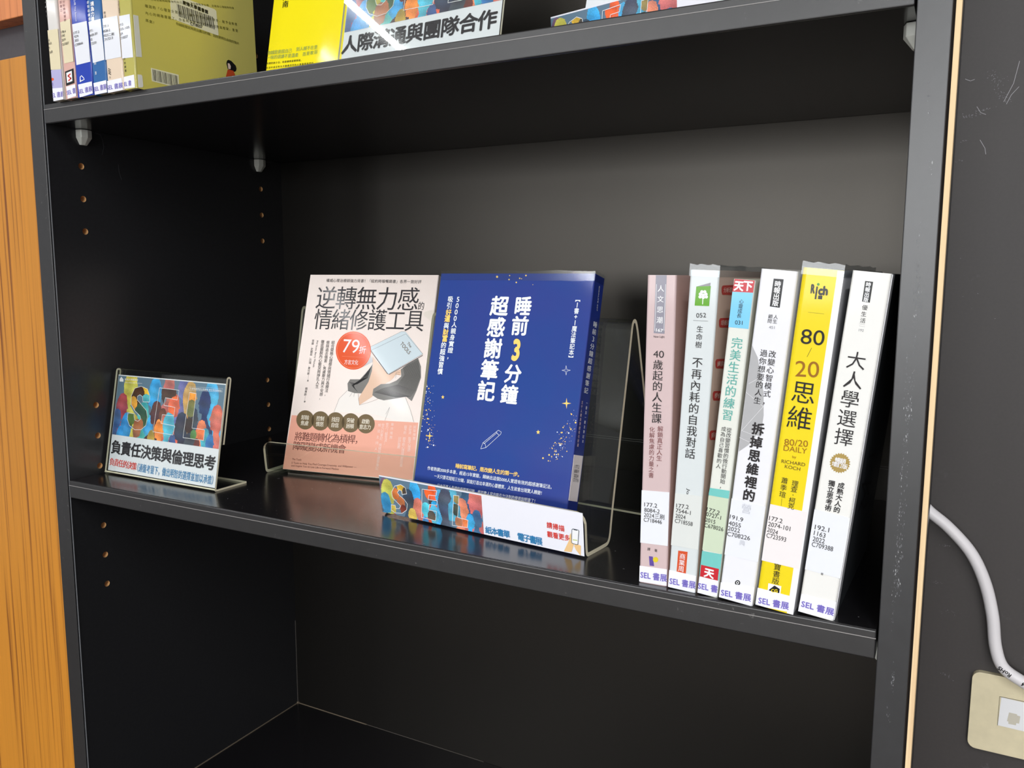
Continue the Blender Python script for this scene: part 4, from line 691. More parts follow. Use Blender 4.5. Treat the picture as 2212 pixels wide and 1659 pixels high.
('P','blue','artwork',[[1.07,108.53],[0.72,107.87],[-0.17,107.81],[-0.72,108.4],[-0.37,109.05],[0.52,109.11]],'offw',0),
('P','blue','artwork',[[150.52,90.65],[150.4,90.4],[150.1,90.38],[149.92,90.59],[150.04,90.84],[150.34,90.87]],'gold2',0),
('P','blue','artwork',[[137.92,81.69],[137.64,81.11],[136.92,81.03],[136.49,81.55],[136.77,82.13],[137.49,82.2]],'gold2',0),
('P','blue','artwork',[[139.71,74.94],[139.62,74.76],[139.39,74.73],[139.26,74.9],[139.35,75.08],[139.57,75.1]],'gold2',0),
('P','blue','artwork',[[143.88,97.34],[143.74,97.07],[143.4,97.04],[143.19,97.28],[143.33,97.56],[143.67,97.59]],'gold2',0),
('P','blue','artwork',[[139.25,72.92],[139.05,72.52],[138.57,72.47],[138.28,72.82],[138.47,73.21],[138.95,73.26]],'gold2',0),
('P','blue','artwork',[[141.97,91.23],[141.88,91.04],[141.65,91.02],[141.51,91.19],[141.6,91.38],[141.83,91.4]],'offw',0),
('P','blue','artwork',[[144.35,81.99],[144.07,81.42],[143.38,81.35],[142.96,81.85],[143.23,82.42],[143.93,82.49]],'offw',0),
('P','blue','artwork',[[147.19,79.87],[147.08,79.65],[146.8,79.62],[146.64,79.82],[146.75,80.04],[147.02,80.07]],'gold2',0),
('P','blue','artwork',[[137.28,76.54],[137.17,76.3],[136.87,76.27],[136.69,76.48],[136.81,76.72],[137.1,76.75]],'gold2',0),
('P','blue','artwork',[[130.58,69.3],[130.48,69.09],[130.22,69.06],[130.06,69.25],[130.16,69.46],[130.42,69.49]],'offw',0),
('P','blue','artwork',[[149.08,83.61],[148.99,83.43],[148.78,83.41],[148.65,83.57],[148.74,83.74],[148.95,83.76]],'gold2',0),
('P','blue','artwork',[[140.14,75.61],[140.04,75.4],[139.78,75.37],[139.62,75.56],[139.73,75.77],[139.99,75.8]],'gold2',0),
('P','blue','artwork',[[145.94,85.18],[145.63,84.55],[144.86,84.47],[144.39,85.03],[144.7,85.67],[145.47,85.74]],'gold2',0),
('P','blue','artwork',[[144.44,96.75],[144.33,96.52],[144.05,96.49],[143.88,96.7],[143.99,96.93],[144.27,96.95]],'gold2',0),
('P','blue','artwork',[[150.91,88.83],[150.67,88.33],[150.08,88.28],[149.71,88.71],[149.95,89.2],[150.55,89.26]],'offw',0),
('P','blue','artwork',[[148.82,85.69],[148.7,85.46],[148.43,85.43],[148.26,85.63],[148.37,85.86],[148.65,85.89]],'gold2',0),
('P','blue','artwork',[[141.15,63.15],[140.98,62.81],[140.56,62.76],[140.31,63.05],[140.48,63.4],[140.9,63.45]],'offw',0),
('P','blue','artwork',[[135.75,64.09],[135.54,63.64],[134.99,63.58],[134.66,63.96],[134.88,64.41],[135.43,64.47]],'offw',0),
('P','blue','artwork',[[136.62,73.17],[136.44,72.78],[135.97,72.73],[135.68,73.06],[135.87,73.45],[136.34,73.5]],'gold2',0),
('P','blue','artwork',[[131.44,68.48],[131.22,68.01],[130.65,67.95],[130.3,68.35],[130.53,68.82],[131.1,68.88]],'gold2',0),
('P','blue','artwork',[[146.87,92.13],[146.79,91.97],[146.59,91.95],[146.47,92.1],[146.55,92.26],[146.75,92.28]],'offw',0),
('P','blue','artwork',[[134.96,66.89],[134.75,66.47],[134.23,66.41],[133.91,66.78],[134.12,67.2],[134.64,67.26]],'gold2',0),
('P','blue','artwork',[[131.67,61.1],[131.59,60.93],[131.38,60.91],[131.26,61.05],[131.34,61.22],[131.55,61.25]],'offw',0),
('P','blue','artwork',[[128.96,68.38],[128.87,68.19],[128.65,68.17],[128.51,68.33],[128.6,68.52],[128.83,68.54]],'gold2',0),
('P','blue','artwork',[[148.69,95.75],[148.6,95.57],[148.38,95.55],[148.25,95.71],[148.33,95.89],[148.56,95.91]],'gold2',0),
('P','blue','artwork',[[135.34,66.65],[135.26,66.49],[135.06,66.46],[134.94,66.61],[135.02,66.77],[135.22,66.79]],'gold2',0),
('P','blue','artwork',[[138.83,85.82],[138.58,85.31],[137.95,85.25],[137.56,85.7],[137.81,86.22],[138.45,86.28]],'gold2',0),
('P','blue','artwork',[[138.23,77.34],[138.0,76.86],[137.41,76.8],[137.06,77.22],[137.29,77.7],[137.88,77.76]],'gold2',0),
('P','blue','artwork',[[140.92,76.77],[140.83,76.59],[140.61,76.57],[140.47,76.73],[140.56,76.91],[140.79,76.93]],'offw',0),
('P','blue','artwork',[[137.41,64.58],[137.16,64.05],[136.51,63.98],[136.12,64.44],[136.38,64.97],[137.02,65.04]],'gold2',0),
('P','blue','artwork',[[138.71,67.85],[138.63,67.69],[138.43,67.67],[138.3,67.81],[138.38,67.98],[138.59,68.0]],'gold2',0),
('P','blue','artwork',[[148.92,92.28],[148.76,91.94],[148.35,91.9],[148.1,92.2],[148.26,92.54],[148.67,92.58]],'offw',0),
('P','blue','artwork',[[134.59,72.64],[134.47,72.39],[134.16,72.35],[133.97,72.57],[134.09,72.83],[134.4,72.86]],'gold2',0),
('P','blue','artwork',[[142.12,78.71],[142.04,78.53],[141.82,78.51],[141.7,78.67],[141.78,78.84],[141.99,78.86]],'gold2',0),
('P','blue','artwork',[[146.83,84.03],[146.73,83.82],[146.48,83.8],[146.33,83.98],[146.43,84.18],[146.68,84.21]],'offw',0),
('P','blue','artwork',[[140.89,70.93],[140.81,70.77],[140.61,70.75],[140.49,70.89],[140.57,71.05],[140.77,71.07]],'offw',0),
('P','blue','artwork',[[150.66,89.07],[150.44,88.62],[149.9,88.57],[149.58,88.97],[149.79,89.41],[150.33,89.46]],'gold2',0),
('P','blue','artwork',[[142.47,78.58],[142.32,78.26],[141.93,78.22],[141.69,78.5],[141.85,78.82],[142.24,78.86]],'gold2',0),
('P','blue','artwork',[[133.6,66.26],[133.45,65.95],[133.08,65.91],[132.86,66.17],[133.01,66.47],[133.38,66.52]],'gold2',0),
('P','blue','artwork',[[137.32,63.14],[137.22,62.92],[136.95,62.89],[136.79,63.08],[136.9,63.3],[137.16,63.33]],'gold2',0),
('P','blue','artwork',[[134.01,63.91],[133.8,63.46],[133.26,63.4],[132.93,63.78],[133.14,64.23],[133.69,64.29]],'gold2',0),
('P','blue','artwork',[[147.19,92.96],[147.11,92.79],[146.91,92.77],[146.79,92.92],[146.87,93.08],[147.07,93.1]],'gold2',0),
('P','blue','artwork',[[142.91,82.72],[142.8,82.49],[142.52,82.47],[142.35,82.67],[142.46,82.9],[142.74,82.93]],'gold2',0),
('P','blue','artwork',[[150.55,83.49],[150.47,83.33],[150.28,83.31],[150.16,83.46],[150.24,83.62],[150.43,83.64]],'gold2',0),
('P','blue','artwork',[[133.9,71.51],[133.82,71.34],[133.61,71.32],[133.48,71.47],[133.57,71.64],[133.78,71.66]],'gold2',0),
('P','blue','artwork',[[144.56,86.2],[144.39,85.85],[143.95,85.8],[143.69,86.12],[143.86,86.47],[144.3,86.52]],'gold2',0),
('P','blue','artwork',[[134.01,64.31],[133.83,63.94],[133.38,63.88],[133.1,64.21],[133.28,64.58],[133.74,64.63]],'gold2',0),
('P','blue','artwork',[[134.85,67.7],[134.75,67.49],[134.48,67.46],[134.32,67.64],[134.43,67.86],[134.69,67.89]],'offw',0),
('P','blue','artwork',[[141.41,75.11],[141.32,74.93],[141.11,74.9],[140.97,75.06],[141.06,75.24],[141.28,75.26]],'gold2',0),
('P','blue','artwork',[[142.02,77.83],[141.93,77.64],[141.7,77.62],[141.56,77.78],[141.65,77.97],[141.88,77.99]],'gold2',0),
('P','blue','artwork',[[142.33,70.1],[142.26,69.94],[142.06,69.91],[141.94,70.06],[142.02,70.22],[142.22,70.24]],'gold2',0),
('P','blue','artwork',[[134.07,81.64],[133.87,81.23],[133.36,81.17],[133.05,81.54],[133.26,81.95],[133.76,82.0]],'offw',0),
('P','blue','artwork',[[138.85,73.37],[138.77,73.21],[138.58,73.19],[138.46,73.33],[138.53,73.49],[138.73,73.51]],'gold2',0),
('P','blue','artwork',[[149.97,89.36],[149.89,89.19],[149.68,89.17],[149.55,89.32],[149.64,89.49],[149.85,89.51]],'offw',0),
('P','blue','artwork',[[139.56,78.77],[139.46,78.57],[139.21,78.54],[139.05,78.72],[139.15,78.93],[139.41,78.96]],'gold2',0),
('P','blue','artwork',[[136.28,76.22],[136.2,76.05],[136.0,76.03],[135.88,76.18],[135.96,76.34],[136.16,76.36]],'gold2',0),
('P','blue','artwork',[[141.8,82.46],[141.72,82.3],[141.52,82.28],[141.4,82.42],[141.48,82.58],[141.68,82.6]],'gold2',0),
('P','blue','artwork',[[144.51,67.66],[144.3,67.23],[143.77,67.17],[143.46,67.54],[143.66,67.97],[144.19,68.03]],'gold2',0),
('P','blue','artwork',[[134.97,66.49],[134.79,66.11],[134.31,66.05],[134.03,66.39],[134.22,66.77],[134.69,66.83]],'gold2',0),
('P','blue','artwork',[[141.53,81.52],[141.45,81.36],[141.25,81.34],[141.13,81.48],[141.21,81.64],[141.41,81.66]],'offw',0),
('P','blue','artwork',[[150.57,85.63],[150.47,85.42],[150.21,85.39],[150.05,85.58],[150.15,85.79],[150.41,85.82]],'offw',0),
('P','blue','artwork',[[143.89,87.45],[143.8,87.27],[143.59,87.25],[143.46,87.41],[143.54,87.58],[143.76,87.6]],'gold2',0),
('P','blue','artwork',[[140.08,83.83],[139.99,83.66],[139.77,83.63],[139.64,83.79],[139.73,83.97],[139.94,83.99]],'gold2',0),
('P','blue','artwork',[[143.96,89.26],[143.86,89.06],[143.62,89.04],[143.47,89.21],[143.57,89.42],[143.81,89.44]],'offw',0),
('P','blue','artwork',[[146.02,100.04],[145.94,99.86],[145.72,99.84],[145.59,100.0],[145.68,100.18],[145.89,100.2]],'offw',0),
('P','blue','artwork',[[140.14,72.78],[140.06,72.62],[139.85,72.59],[139.73,72.74],[139.81,72.91],[140.01,72.93]],'gold2',0),
('P','blue','artwork',[[132.12,72.21],[132.04,72.04],[131.84,72.02],[131.72,72.16],[131.8,72.33],[132.0,72.35]],'offw',0),
('P','blue','artwork',[[137.8,72.98],[137.59,72.55],[137.08,72.5],[136.76,72.87],[136.97,73.29],[137.49,73.35]],'gold2',0),
('P','blue','artwork',[[149.36,90.66],[149.04,90.0],[148.24,89.92],[147.75,90.51],[148.07,91.17],[148.87,91.24]],'gold2',0),
('P','blue','artwork',[[139.39,87.01],[139.24,86.7],[138.87,86.67],[138.64,86.94],[138.79,87.24],[139.16,87.28]],'gold2',0),
('P','blue','artwork',[[151.04,92.73],[150.77,92.16],[150.09,92.1],[149.67,92.6],[149.94,93.17],[150.63,93.23]],'offw',0),
('P','blue','artwork',[[150.25,88.5],[150.1,88.19],[149.72,88.15],[149.49,88.43],[149.64,88.74],[150.02,88.77]],'gold2',0),
('P','blue','artwork',[[141.82,73.14],[141.7,72.89],[141.41,72.86],[141.22,73.07],[141.34,73.32],[141.64,73.35]],'offw',0),
('P','blue','artwork',[[144.87,96.77],[144.59,96.18],[143.88,96.12],[143.45,96.64],[143.73,97.23],[144.44,97.29]],'gold2',0),
('P','blue','artwork',[[145.33,84.48],[145.25,84.32],[145.06,84.3],[144.94,84.44],[145.02,84.6],[145.21,84.62]],'gold2',0),
('P','blue','artwork',[[140.35,69.87],[140.2,69.56],[139.81,69.51],[139.58,69.79],[139.73,70.11],[140.12,70.15]],'offw',0),
('P','blue','artwork',[[138.55,69.67],[138.47,69.5],[138.27,69.48],[138.15,69.62],[138.23,69.79],[138.43,69.81]],'offw',0),
('P','blue','artwork',[[146.76,76.02],[146.69,75.86],[146.49,75.84],[146.37,75.98],[146.45,76.14],[146.65,76.16]],'offw',0),
('P','blue','artwork',[[148.1,85.33],[148.01,85.15],[147.79,85.13],[147.66,85.29],[147.74,85.47],[147.96,85.49]],'gold2',0),
('P','blue','artwork',[[149.97,93.72],[149.87,93.52],[149.63,93.49],[149.48,93.67],[149.58,93.87],[149.82,93.89]],'gold2',0),
('P','blue','artwork',[[129.59,63.19],[129.28,62.53],[128.47,62.44],[127.98,63.01],[128.3,63.67],[129.11,63.76]],'gold2',0),
('P','blue','artwork',[[133.61,67.03],[133.48,66.76],[133.15,66.72],[132.95,66.95],[133.08,67.22],[133.41,67.26]],'gold2',0),
('P','blue','artwork',[[144.31,86.04],[144.2,85.81],[143.92,85.79],[143.75,85.99],[143.86,86.22],[144.14,86.25]],'gold2',0),
('P','blue','artwork',[[130.78,58.4],[130.65,58.13],[130.32,58.09],[130.12,58.32],[130.25,58.6],[130.58,58.64]],'gold2',0),
('P','blue','artwork',[[136.79,60.81],[136.6,60.41],[136.11,60.35],[135.82,60.69],[136.01,61.09],[136.49,61.15]],'gold2',0),
('P','blue','artwork',[[139.92,69.73],[139.84,69.56],[139.63,69.54],[139.51,69.68],[139.59,69.86],[139.8,69.88]],'offw',0),
('P','blue','artwork',[[138.53,81.82],[138.28,81.3],[137.64,81.24],[137.26,81.69],[137.51,82.21],[138.15,82.28]],'gold2',0),
('P','blue','artwork',[[141.96,74.95],[141.77,74.55],[141.28,74.49],[140.98,74.84],[141.18,75.24],[141.67,75.3]],'gold2',0),
('P','blue','artwork',[[138.74,77.53],[138.66,77.37],[138.46,77.35],[138.34,77.49],[138.42,77.65],[138.62,77.68]],'gold2',0),
('P','blue','artwork',[[140.13,63.37],[140.03,63.16],[139.78,63.14],[139.63,63.31],[139.73,63.52],[139.98,63.55]],'gold2',0),
('P','blue','artwork',[[140.25,68.61],[140.15,68.4],[139.89,68.37],[139.74,68.55],[139.84,68.76],[140.09,68.79]],'gold2',0),
('P','blue','artwork',[[124.53,60.04],[124.19,59.36],[123.35,59.26],[122.85,59.85],[123.18,60.53],[124.02,60.63]],'gold2',0),
('P','blue','artwork',[[131.79,62.18],[131.56,61.7],[130.98,61.63],[130.63,62.04],[130.86,62.52],[131.44,62.58]],'gold2',0),
('P','blue','artwork',[[135.75,80.14],[135.65,79.94],[135.41,79.91],[135.27,80.09],[135.36,80.28],[135.6,80.31]],'gold2',0),
('P','blue','artwork',[[141.71,89.58],[141.63,89.42],[141.43,89.4],[141.31,89.54],[141.39,89.71],[141.59,89.73]],'gold2',0),
('P','blue','artwork',[[135.31,60.12],[135.23,59.95],[135.02,59.92],[134.9,60.07],[134.98,60.24],[135.18,60.26]],'gold2',0),
('P','blue','artwork',[[136.02,62.21],[135.76,61.67],[135.11,61.6],[134.72,62.06],[134.98,62.59],[135.63,62.67]],'offw',0),
('P','blue','artwork',[[134.97,66.33],[134.77,65.91],[134.25,65.85],[133.94,66.21],[134.15,66.63],[134.66,66.69]],'offw',0),
('P','blue','artwork',[[138.63,71.83],[138.35,71.24],[137.63,71.17],[137.2,71.68],[137.48,72.27],[138.2,72.34]],'offw',0),
('P','blue','artwork',[[138.24,71.85],[137.91,71.16],[137.06,71.06],[136.55,71.67],[136.88,72.36],[137.73,72.46]],'offw',0),
('P','blue','artwork',[[138.8,77.45],[138.72,77.28],[138.51,77.26],[138.39,77.41],[138.47,77.58],[138.68,77.6]],'offw',0),
('P','blue','artwork',[[145.07,78.25],[144.99,78.09],[144.79,78.07],[144.67,78.21],[144.75,78.37],[144.95,78.39]],'gold2',0),
('P','blue','artwork',[[133.41,73.29],[133.17,72.8],[132.57,72.73],[132.21,73.16],[132.45,73.65],[133.05,73.71]],'gold2',0),
('P','blue','artwork',[[129.34,58.42],[129.11,57.95],[128.53,57.88],[128.19,58.28],[128.41,58.75],[128.99,58.82]],'gold2',0),
('P','blue','artwork',[[146.28,95.86],[146.19,95.68],[145.98,95.66],[145.85,95.82],[145.93,96.0],[146.15,96.02]],'gold2',0),
('P','blue','artwork',[[145.35,75.54],[145.27,75.37],[145.06,75.35],[144.94,75.5],[145.02,75.66],[145.22,75.69]],'gold2',0),
('P','blue','artwork',[[132.23,70.69],[132.04,70.3],[131.56,70.25],[131.27,70.58],[131.46,70.98],[131.94,71.03]],'gold2',0),
('P','blue','artwork',[[150.96,85.97],[150.73,85.48],[150.14,85.43],[149.78,85.86],[150.01,86.34],[150.6,86.4]],'offw',0),
('P','blue','artwork',[[141.89,88.97],[141.73,88.63],[141.32,88.59],[141.07,88.89],[141.24,89.22],[141.65,89.26]],'gold2',0),
('P','blue','artwork',[[133.22,68.29],[133.14,68.13],[132.94,68.1],[132.82,68.25],[132.9,68.41],[133.1,68.44]],'gold2',0),
('L','blue','artwork',[[64.3,60.74],[65.65,65.9],[79.09,77.69],[82.06,76.64],[81.95,74.88],[69.3,62.34],[64.3,60.74]],'offw',0.28,2),
('L','blue','artwork',[[65.65,65.9],[67.98,65.32],[69.3,62.34]],'offw',0.28,2),
('L','blue','artwork',[[77.26,75.96],[80.3,73.67]],'offw',0.28,2),
('L','blue','artwork',[[66.75,65.19],[78.19,75.53]],'offw',0.28,2),
('C', 'blue', 'printed_text', [43.53, 44.03], [104.78, 44.36], '睡前寫筆記，是改變人生的第一步。', 'gold2', 3.81, 4.09, 0.015),
('T', 'blue', 'printed_text', [12.69, 38.45], [134.68, 38.38], '作者熟讀2000多本書，經過15年實驗，歸納出這個5000人實證有效的超感謝筆記法。', 'offw', 2.52, 0.006),
('T', 'blue', 'printed_text', [20.94, 32.7], [126.45, 32.53], '一天只要花短短三分鐘，就能打造出幸運的心靈體質，人生就會出現驚人轉變！', 'offw', 2.5, 0.006),
('T', 'blue', 'printed_text', [25.59, 25.08], [121.35, 25.47], '日本百萬人見證的奇蹟筆記術，終於教人寫出吸引力法則的使用說明書了！', 'offw', 2.49, 0.006),
('T', 'bsp', 'printed_text', [9.34, 200.75], [10.08, 180.9], 'IDEALIFE 037', 'offw', 1.49, 0),
('C', 'bsp', 'printed_text', [9.82, 169.91], [7.68, 116.85], '睡前3分鐘超感謝筆記', 'offw', 4.59, 6.76, 0.01),
('C', 'bsp', 'printed_text', [11.61, 107.3], [12.52, 76.94], '一書加一魔法筆記本', 'white', 2.62, 2.67, 0),
('C', 'bsp', 'printed_text', [3.38, 106.93], [4.56, 73.47], '五千人親身實證吸引好運', 'pinkish', 2.59, 2.61, 0),
('S','bsp','call_number_label',[[-5.04,30.61],[15.35,29.24],[16.19,65.49],[-4.97,65.77]],'stickerw'),
('T', 'bsp', 'call_number_label', [3.4, 56.69], [11.16, 56.58], '177.2', 'ink', 2.57, 0),
('T', 'bsp', 'call_number_label', [3.38, 53.25], [11.41, 53.0], '8080-9', 'ink', 2.57, 0),
('T', 'bsp', 'call_number_label', [3.59, 49.81], [11.44, 49.31], '2024', 'ink', 2.57, 0),
('T', 'bsp', 'call_number_label', [3.32, 46.46], [12.83, 45.87], 'C717741', 'ink', 2.57, 0),
('C', 'sign', 'printed_insert', [11.64, 27.54], [149.42, 26.15], '負責任決策與倫理思考', 'ink2', 13.78, 14.61, 0.024),
('C', 'sign', 'printed_insert', [7.56, 11.97], [42.5, 11.05], '負責任的決策', 'redt', 7.71, 7.0, 0.012),
('T', 'sign', 'printed_insert', [47.51, 10.2], [155.93, 9.57], '（通盤考量下，做出明智的選擇並加以承擔）', 'bluet', 6.46, 0.008),
('P','sign','printed_insert',[[5.42,95.89],[4.99,98.43],[7.24,101.02],[11.03,98.47],[11.44,96.04]],'white',3),
('T', 'sign', 'printed_insert', [13.02, 98.59], [33.93, 99.09], '東海大學圖書館', 'white', 1.56, 0),
('T', 'sign', 'printed_insert', [13.54, 95.51], [40.61, 96.11], 'THU Library SEL Exhibition', 'white', 1.0, 0),
('T', 'sign', 'printed_insert', [111.22, 95.4], [154.69, 96.02], '社會情緒學習主題書展 學生學習圖書區', 'white', 1.48, 0),
('L','sign','printed_insert',[[109.91,97.11],[155.77,98.34],[155.85,94.97],[110.0,93.64],[109.91,97.11]],'white',0.15,2),
('L','sign','printed_insert',[[54.88,77.8],[54.15,84.25],[49.52,91.0],[39.49,93.08],[30.15,90.27],[26.21,82.3],[27.18,73.56],[33.94,67.49],[42.87,62.74],[44.52,59.6],[40.59,56.88],[35.55,57.76],[33.54,61.98],[33.67,64.18],[23.74,64.48],[24.02,57.9],[28.36,51.67],[37.16,48.07],[46.76,48.92],[53.2,53.83],[54.17,62.57],[51.54,68.87],[42.52,74.7],[36.18,78.61],[35.55,82.4],[39.31,84.31],[43.67,82.43],[45.0,77.29],[54.88,77.8]],'white',0.42,5),
('L','sign','printed_insert',[[67.45,93.27],[95.92,92.7],[95.02,82.88],[77.56,83.97],[76.47,76.18],[92.85,75.29],[92.66,66.79],[75.65,66.69],[75.19,57.88],[95.43,56.97],[94.12,47.86],[64.76,48.38],[67.45,93.27]],'white',0.42,5),
('L','sign','printed_insert',[[111.21,91.62],[120.55,91.0],[119.85,57.01],[137.54,56.81],[137.36,46.48],[108.75,46.59],[111.21,91.62]],'white',0.42,5),
('L','strip','printed_insert',[[30.92,21.45],[30.0,26.67],[24.96,28.88],[17.8,26.37],[13.72,20.56],[14.17,15.19],[19.17,11.76],[22.72,9.32],[20.88,6.59],[16.95,5.93],[16.53,8.9],[11.86,8.73],[11.27,3.75],[15.7,1.82],[23.51,2.79],[29.29,6.8],[30.67,12.44],[27.3,16.09],[22.29,18.89],[20.24,20.98],[22.85,23.78],[25.5,23.0],[25.46,20.0],[30.92,21.45]],'white',0.42,5),
('L','strip','printed_insert',[[48.71,28.36],[64.67,29.42],[63.51,24.84],[55.57,24.4],[54.42,20.23],[64.24,20.66],[63.42,16.68],[55.46,16.18],[54.21,11.03],[62.45,11.26],[60.6,2.71],[45.32,2.97],[48.71,28.36]],'white',0.42,5),
('L','strip','printed_insert',[[82.09,28.36],[87.62,28.67],[84.56,9.85],[95.06,9.4],[93.94,2.67],[78.28,2.01],[82.09,28.36]],'white',0.42,5),
('C', 'strip', 'printed_insert', [115.1, 4.51], [132.57, 4.63], '紙本書單', 'bluet', 5.97, 6.24, 0.018),
('C', 'strip', 'printed_insert', [145.81, 4.7], [162.37, 4.6], '電子書展', 'bluet', 6.26, 6.16, 0.018),
('C', 'strip', 'printed_insert', [172.59, 19.1], [183.18, 18.73], '請掃描', 'redt', 4.67, 4.69, 0.018),
('C', 'strip', 'printed_insert', [172.57, 11.8], [187.66, 11.99], '觀看更多', 'redt', 4.7, 4.59, 0.018),
('P','strip','printed_insert',[[191.13,16.52],[191.17,9.5],[194.16,8.32],[192.99,7.74],[190.78,1.3],[184.19,0.68],[188.89,9.76],[189.68,14.14]],'hand',1),
('P','strip','printed_insert',[[194.58,9.11],[199.06,7.88],[198.52,0.04],[194.71,3.85],[193.33,6.75]],'hand',1),
('P','strip','printed_insert',[[192.1,19.32],[192.89,19.92],[197.42,19.85],[197.88,19.17],[196.65,8.81],[195.87,8.23],[191.58,8.52],[191.23,9.16]],'white',2),
('L','strip','printed_insert',[[192.09,19.15],[192.89,19.92],[197.42,19.85],[197.88,19.17],[196.65,8.81],[195.87,8.23],[192.08,8.44],[191.23,9.16],[192.09,19.15]],'slate',0.45,3),
('L','strip','printed_insert',[[193.75,19.73],[196.21,19.7]],'slate',0.9,3),
('P','strip','printed_insert',[[192.5,11.79],[196.3,11.97],[196.2,11.24],[192.46,10.94]],'lime',3),
('C', 'usign', 'printed_insert', [10.28, 29.0], [147.37, 27.22], '人際溝通與團隊合作', 'ink2', 14.46, 16.59, 0.022),
('C', 'yel', 'printed_text', [15.32, 94.28], [15.32, 94.28], '南', 'black', 6.61, 7.23, 0.01),
('C', 'yel', 'printed_text', [14.9, 101.67], [14.9, 101.67], '指', 'black', 6.63, 7.24, 0.01),
('L','yel','printed_text',[[-0.43,101.28],[-0.49,86.82]],'ink',0.15,2),
('C', 'yel', 'printed_text', [-0.5, 85.77], [-0.5, 85.77], '著', 'grey', 1.78, 1.78, 0),
('C', 'yel', 'printed_text', [1.42, 48.82], [27.67, 47.69], '你越是委屈自己', 'sage', 3.9, 4.22, 0.01),
('C', 'yel', 'printed_text', [37.16, 48.0], [58.63, 47.08], '別人越不在意', 'sage', 3.82, 3.89, 0.01),
('C', 'yel', 'printed_text', [1.69, 44.2], [36.42, 42.4], '一味的退讓不是溫柔', 'sage', 3.9, 4.05, 0.01),
('C', 'yel', 'printed_text', [45.51, 42.18], [59.27, 42.38], '而是軟弱', 'sage', 3.79, 3.85, 0.01),
('C', 'yel', 'printed_text', [0.93, 38.49], [43.25, 36.79], '所謂的高EQ，就是懂得選擇情緒。', 'black', 2.01, 2.27, 0.01),
('C', 'yel', 'printed_text', [1.16, 34.18], [59.54, 32.19], '生活中並沒有太多轟轟烈烈的大事需要我們忍。', 'black', 2.01, 2.27, 0.01),
('C', 'tA', 'printed_text', [0.76, 88.04], [0.5, 75.71], '故事療癒', 'ink', 1.97, 2.77, 0.01),
('S','tA','call_number_label',[[-1.71,28.47],[20.84,26.45],[18.87,62.06],[-2.75,63.53]],'stickery'),
('T', 'tA', 'call_number_label', [-3.06, 54.36], [1.97, 54.46], '177.8', 'ink', 2.12, 0),
('T', 'tA', 'call_number_label', [-2.98, 51.37], [4.54, 51.39], '6060-03', 'ink', 2.12, 0),
('T', 'tA', 'call_number_label', [-2.83, 47.47], [1.5, 47.58], '2019', 'ink', 2.12, 0),
('T', 'tA', 'call_number_label', [-2.67, 42.97], [4.98, 43.9], 'C675658', 'ink', 2.13, 0),
('P','tA','emblem',[[-1.56,28.15],[20.95,25.85],[20.5,9.61],[-1.54,11.92]],'lilac',0),
('P','tA','emblem',[[3.43,19.36],[3.05,18.76],[2.19,18.39],[1.08,18.37],[0.02,18.69],[-0.71,19.27],[-0.91,19.96],[-0.52,20.57],[0.34,20.93],[1.45,20.96],[2.5,20.63],[3.23,20.05]],'orange',1),
('C', 'tA', 'printed_text', [0.94, 15.2], [0.94, 15.2], '方', 'purple', 2.98, 2.98, 0),
('S','tA','series_sticker',[[-1.53,-0.14],[20.19,-1.36],[20.54,9.9],[-1.86,11.78]],'sticker2'),
('T', 'tA', 'series_sticker', [-3.45, 5.54], [16.85, 4.43], 'SEL 書展', 'purple', 3.72, 0.012),
('C', 'tB', 'printed_text', [4.83, 84.74], [4.84, 77.77], '的傷口', 'brown', 2.52, 2.9, 0.01),
('C', 'tB', 'printed_text', [9.17, 84.55], [9.12, 68.6], '分析精神實務', 'brown', 2.28, 2.88, 0.01),
('S','tB','call_number_label',[[2.88,31.48],[19.54,31.4],[17.79,68.59],[1.51,67.84]],'stickery'),
('T', 'tB', 'call_number_label', [2.26, 59.05], [8.77, 58.93], '178.4', 'ink', 2.08, 0),
('T', 'tB', 'call_number_label', [2.29, 55.71], [7.18, 55.8], '1342', 'ink', 2.09, 0),
('T', 'tB', 'call_number_label', [2.54, 51.85], [7.64, 52.1], '2019', 'ink', 2.09, 0),
('T', 'tB', 'call_number_label', [2.22, 48.08], [11.98, 48.32], 'C675857', 'ink', 2.09, 0),
('P','tB','emblem',[[2.7,24.42],[15.2,25.59],[14.93,12.69],[2.63,11.68]],'black',0),
('P','tB','emblem',[[4.46,22.99],[12.55,23.79],[12.31,14.81],[4.43,14.11]],'white',1),
('L','tB','emblem',[[10.27,21.29],[6.69,20.01],[10.72,17.39],[7.1,15.82]],'redt',1.3,3),
('S','tB','series_sticker',[[3.72,0.23],[19.98,1.42],[18.83,11.58],[2.84,11.05]],'sticker2'),
('T', 'tB', 'series_sticker', [3.24, 5.35], [20.82, 6.31], 'SEL 書展', 'purple', 3.66, 0.012),
('T', 'tC', 'printed_text', [7.55, 84.63], [7.87, 65.61], '心理 The Science', 'white', 1.81, 0),
('S','tC','call_number_label',[[2.93,28.36],[23.39,28.57],[21.73,63.57],[1.27,64.11]],'sticker'),
('T', 'tC', 'call_number_label', [2.78, 56.04], [10.7, 56.2], '177.2', 'ink', 2.06, 0),
('T', 'tC', 'call_number_label', [3.3, 52.76], [9.03, 52.83], '9274', 'ink', 2.06, 0),
('T', 'tC', 'call_number_label', [3.43, 49.43], [8.86, 49.39], '2022', 'ink', 2.07, 0),
('T', 'tC', 'call_number_label', [3.29, 45.5], [14.58, 46.07], 'C708666', 'ink', 2.07, 0),
('P','tC','emblem',[[6.11,17.67],[8.64,18.78],[9.93,17.73],[11.65,16.32],[12.54,14.45],[5.5,13.07]],'white',0),
('P','tC','emblem',[[6.97,16.97],[8.26,18.07],[11.1,15.81],[11.65,14.86],[7.1,14.31]],'royal',1),
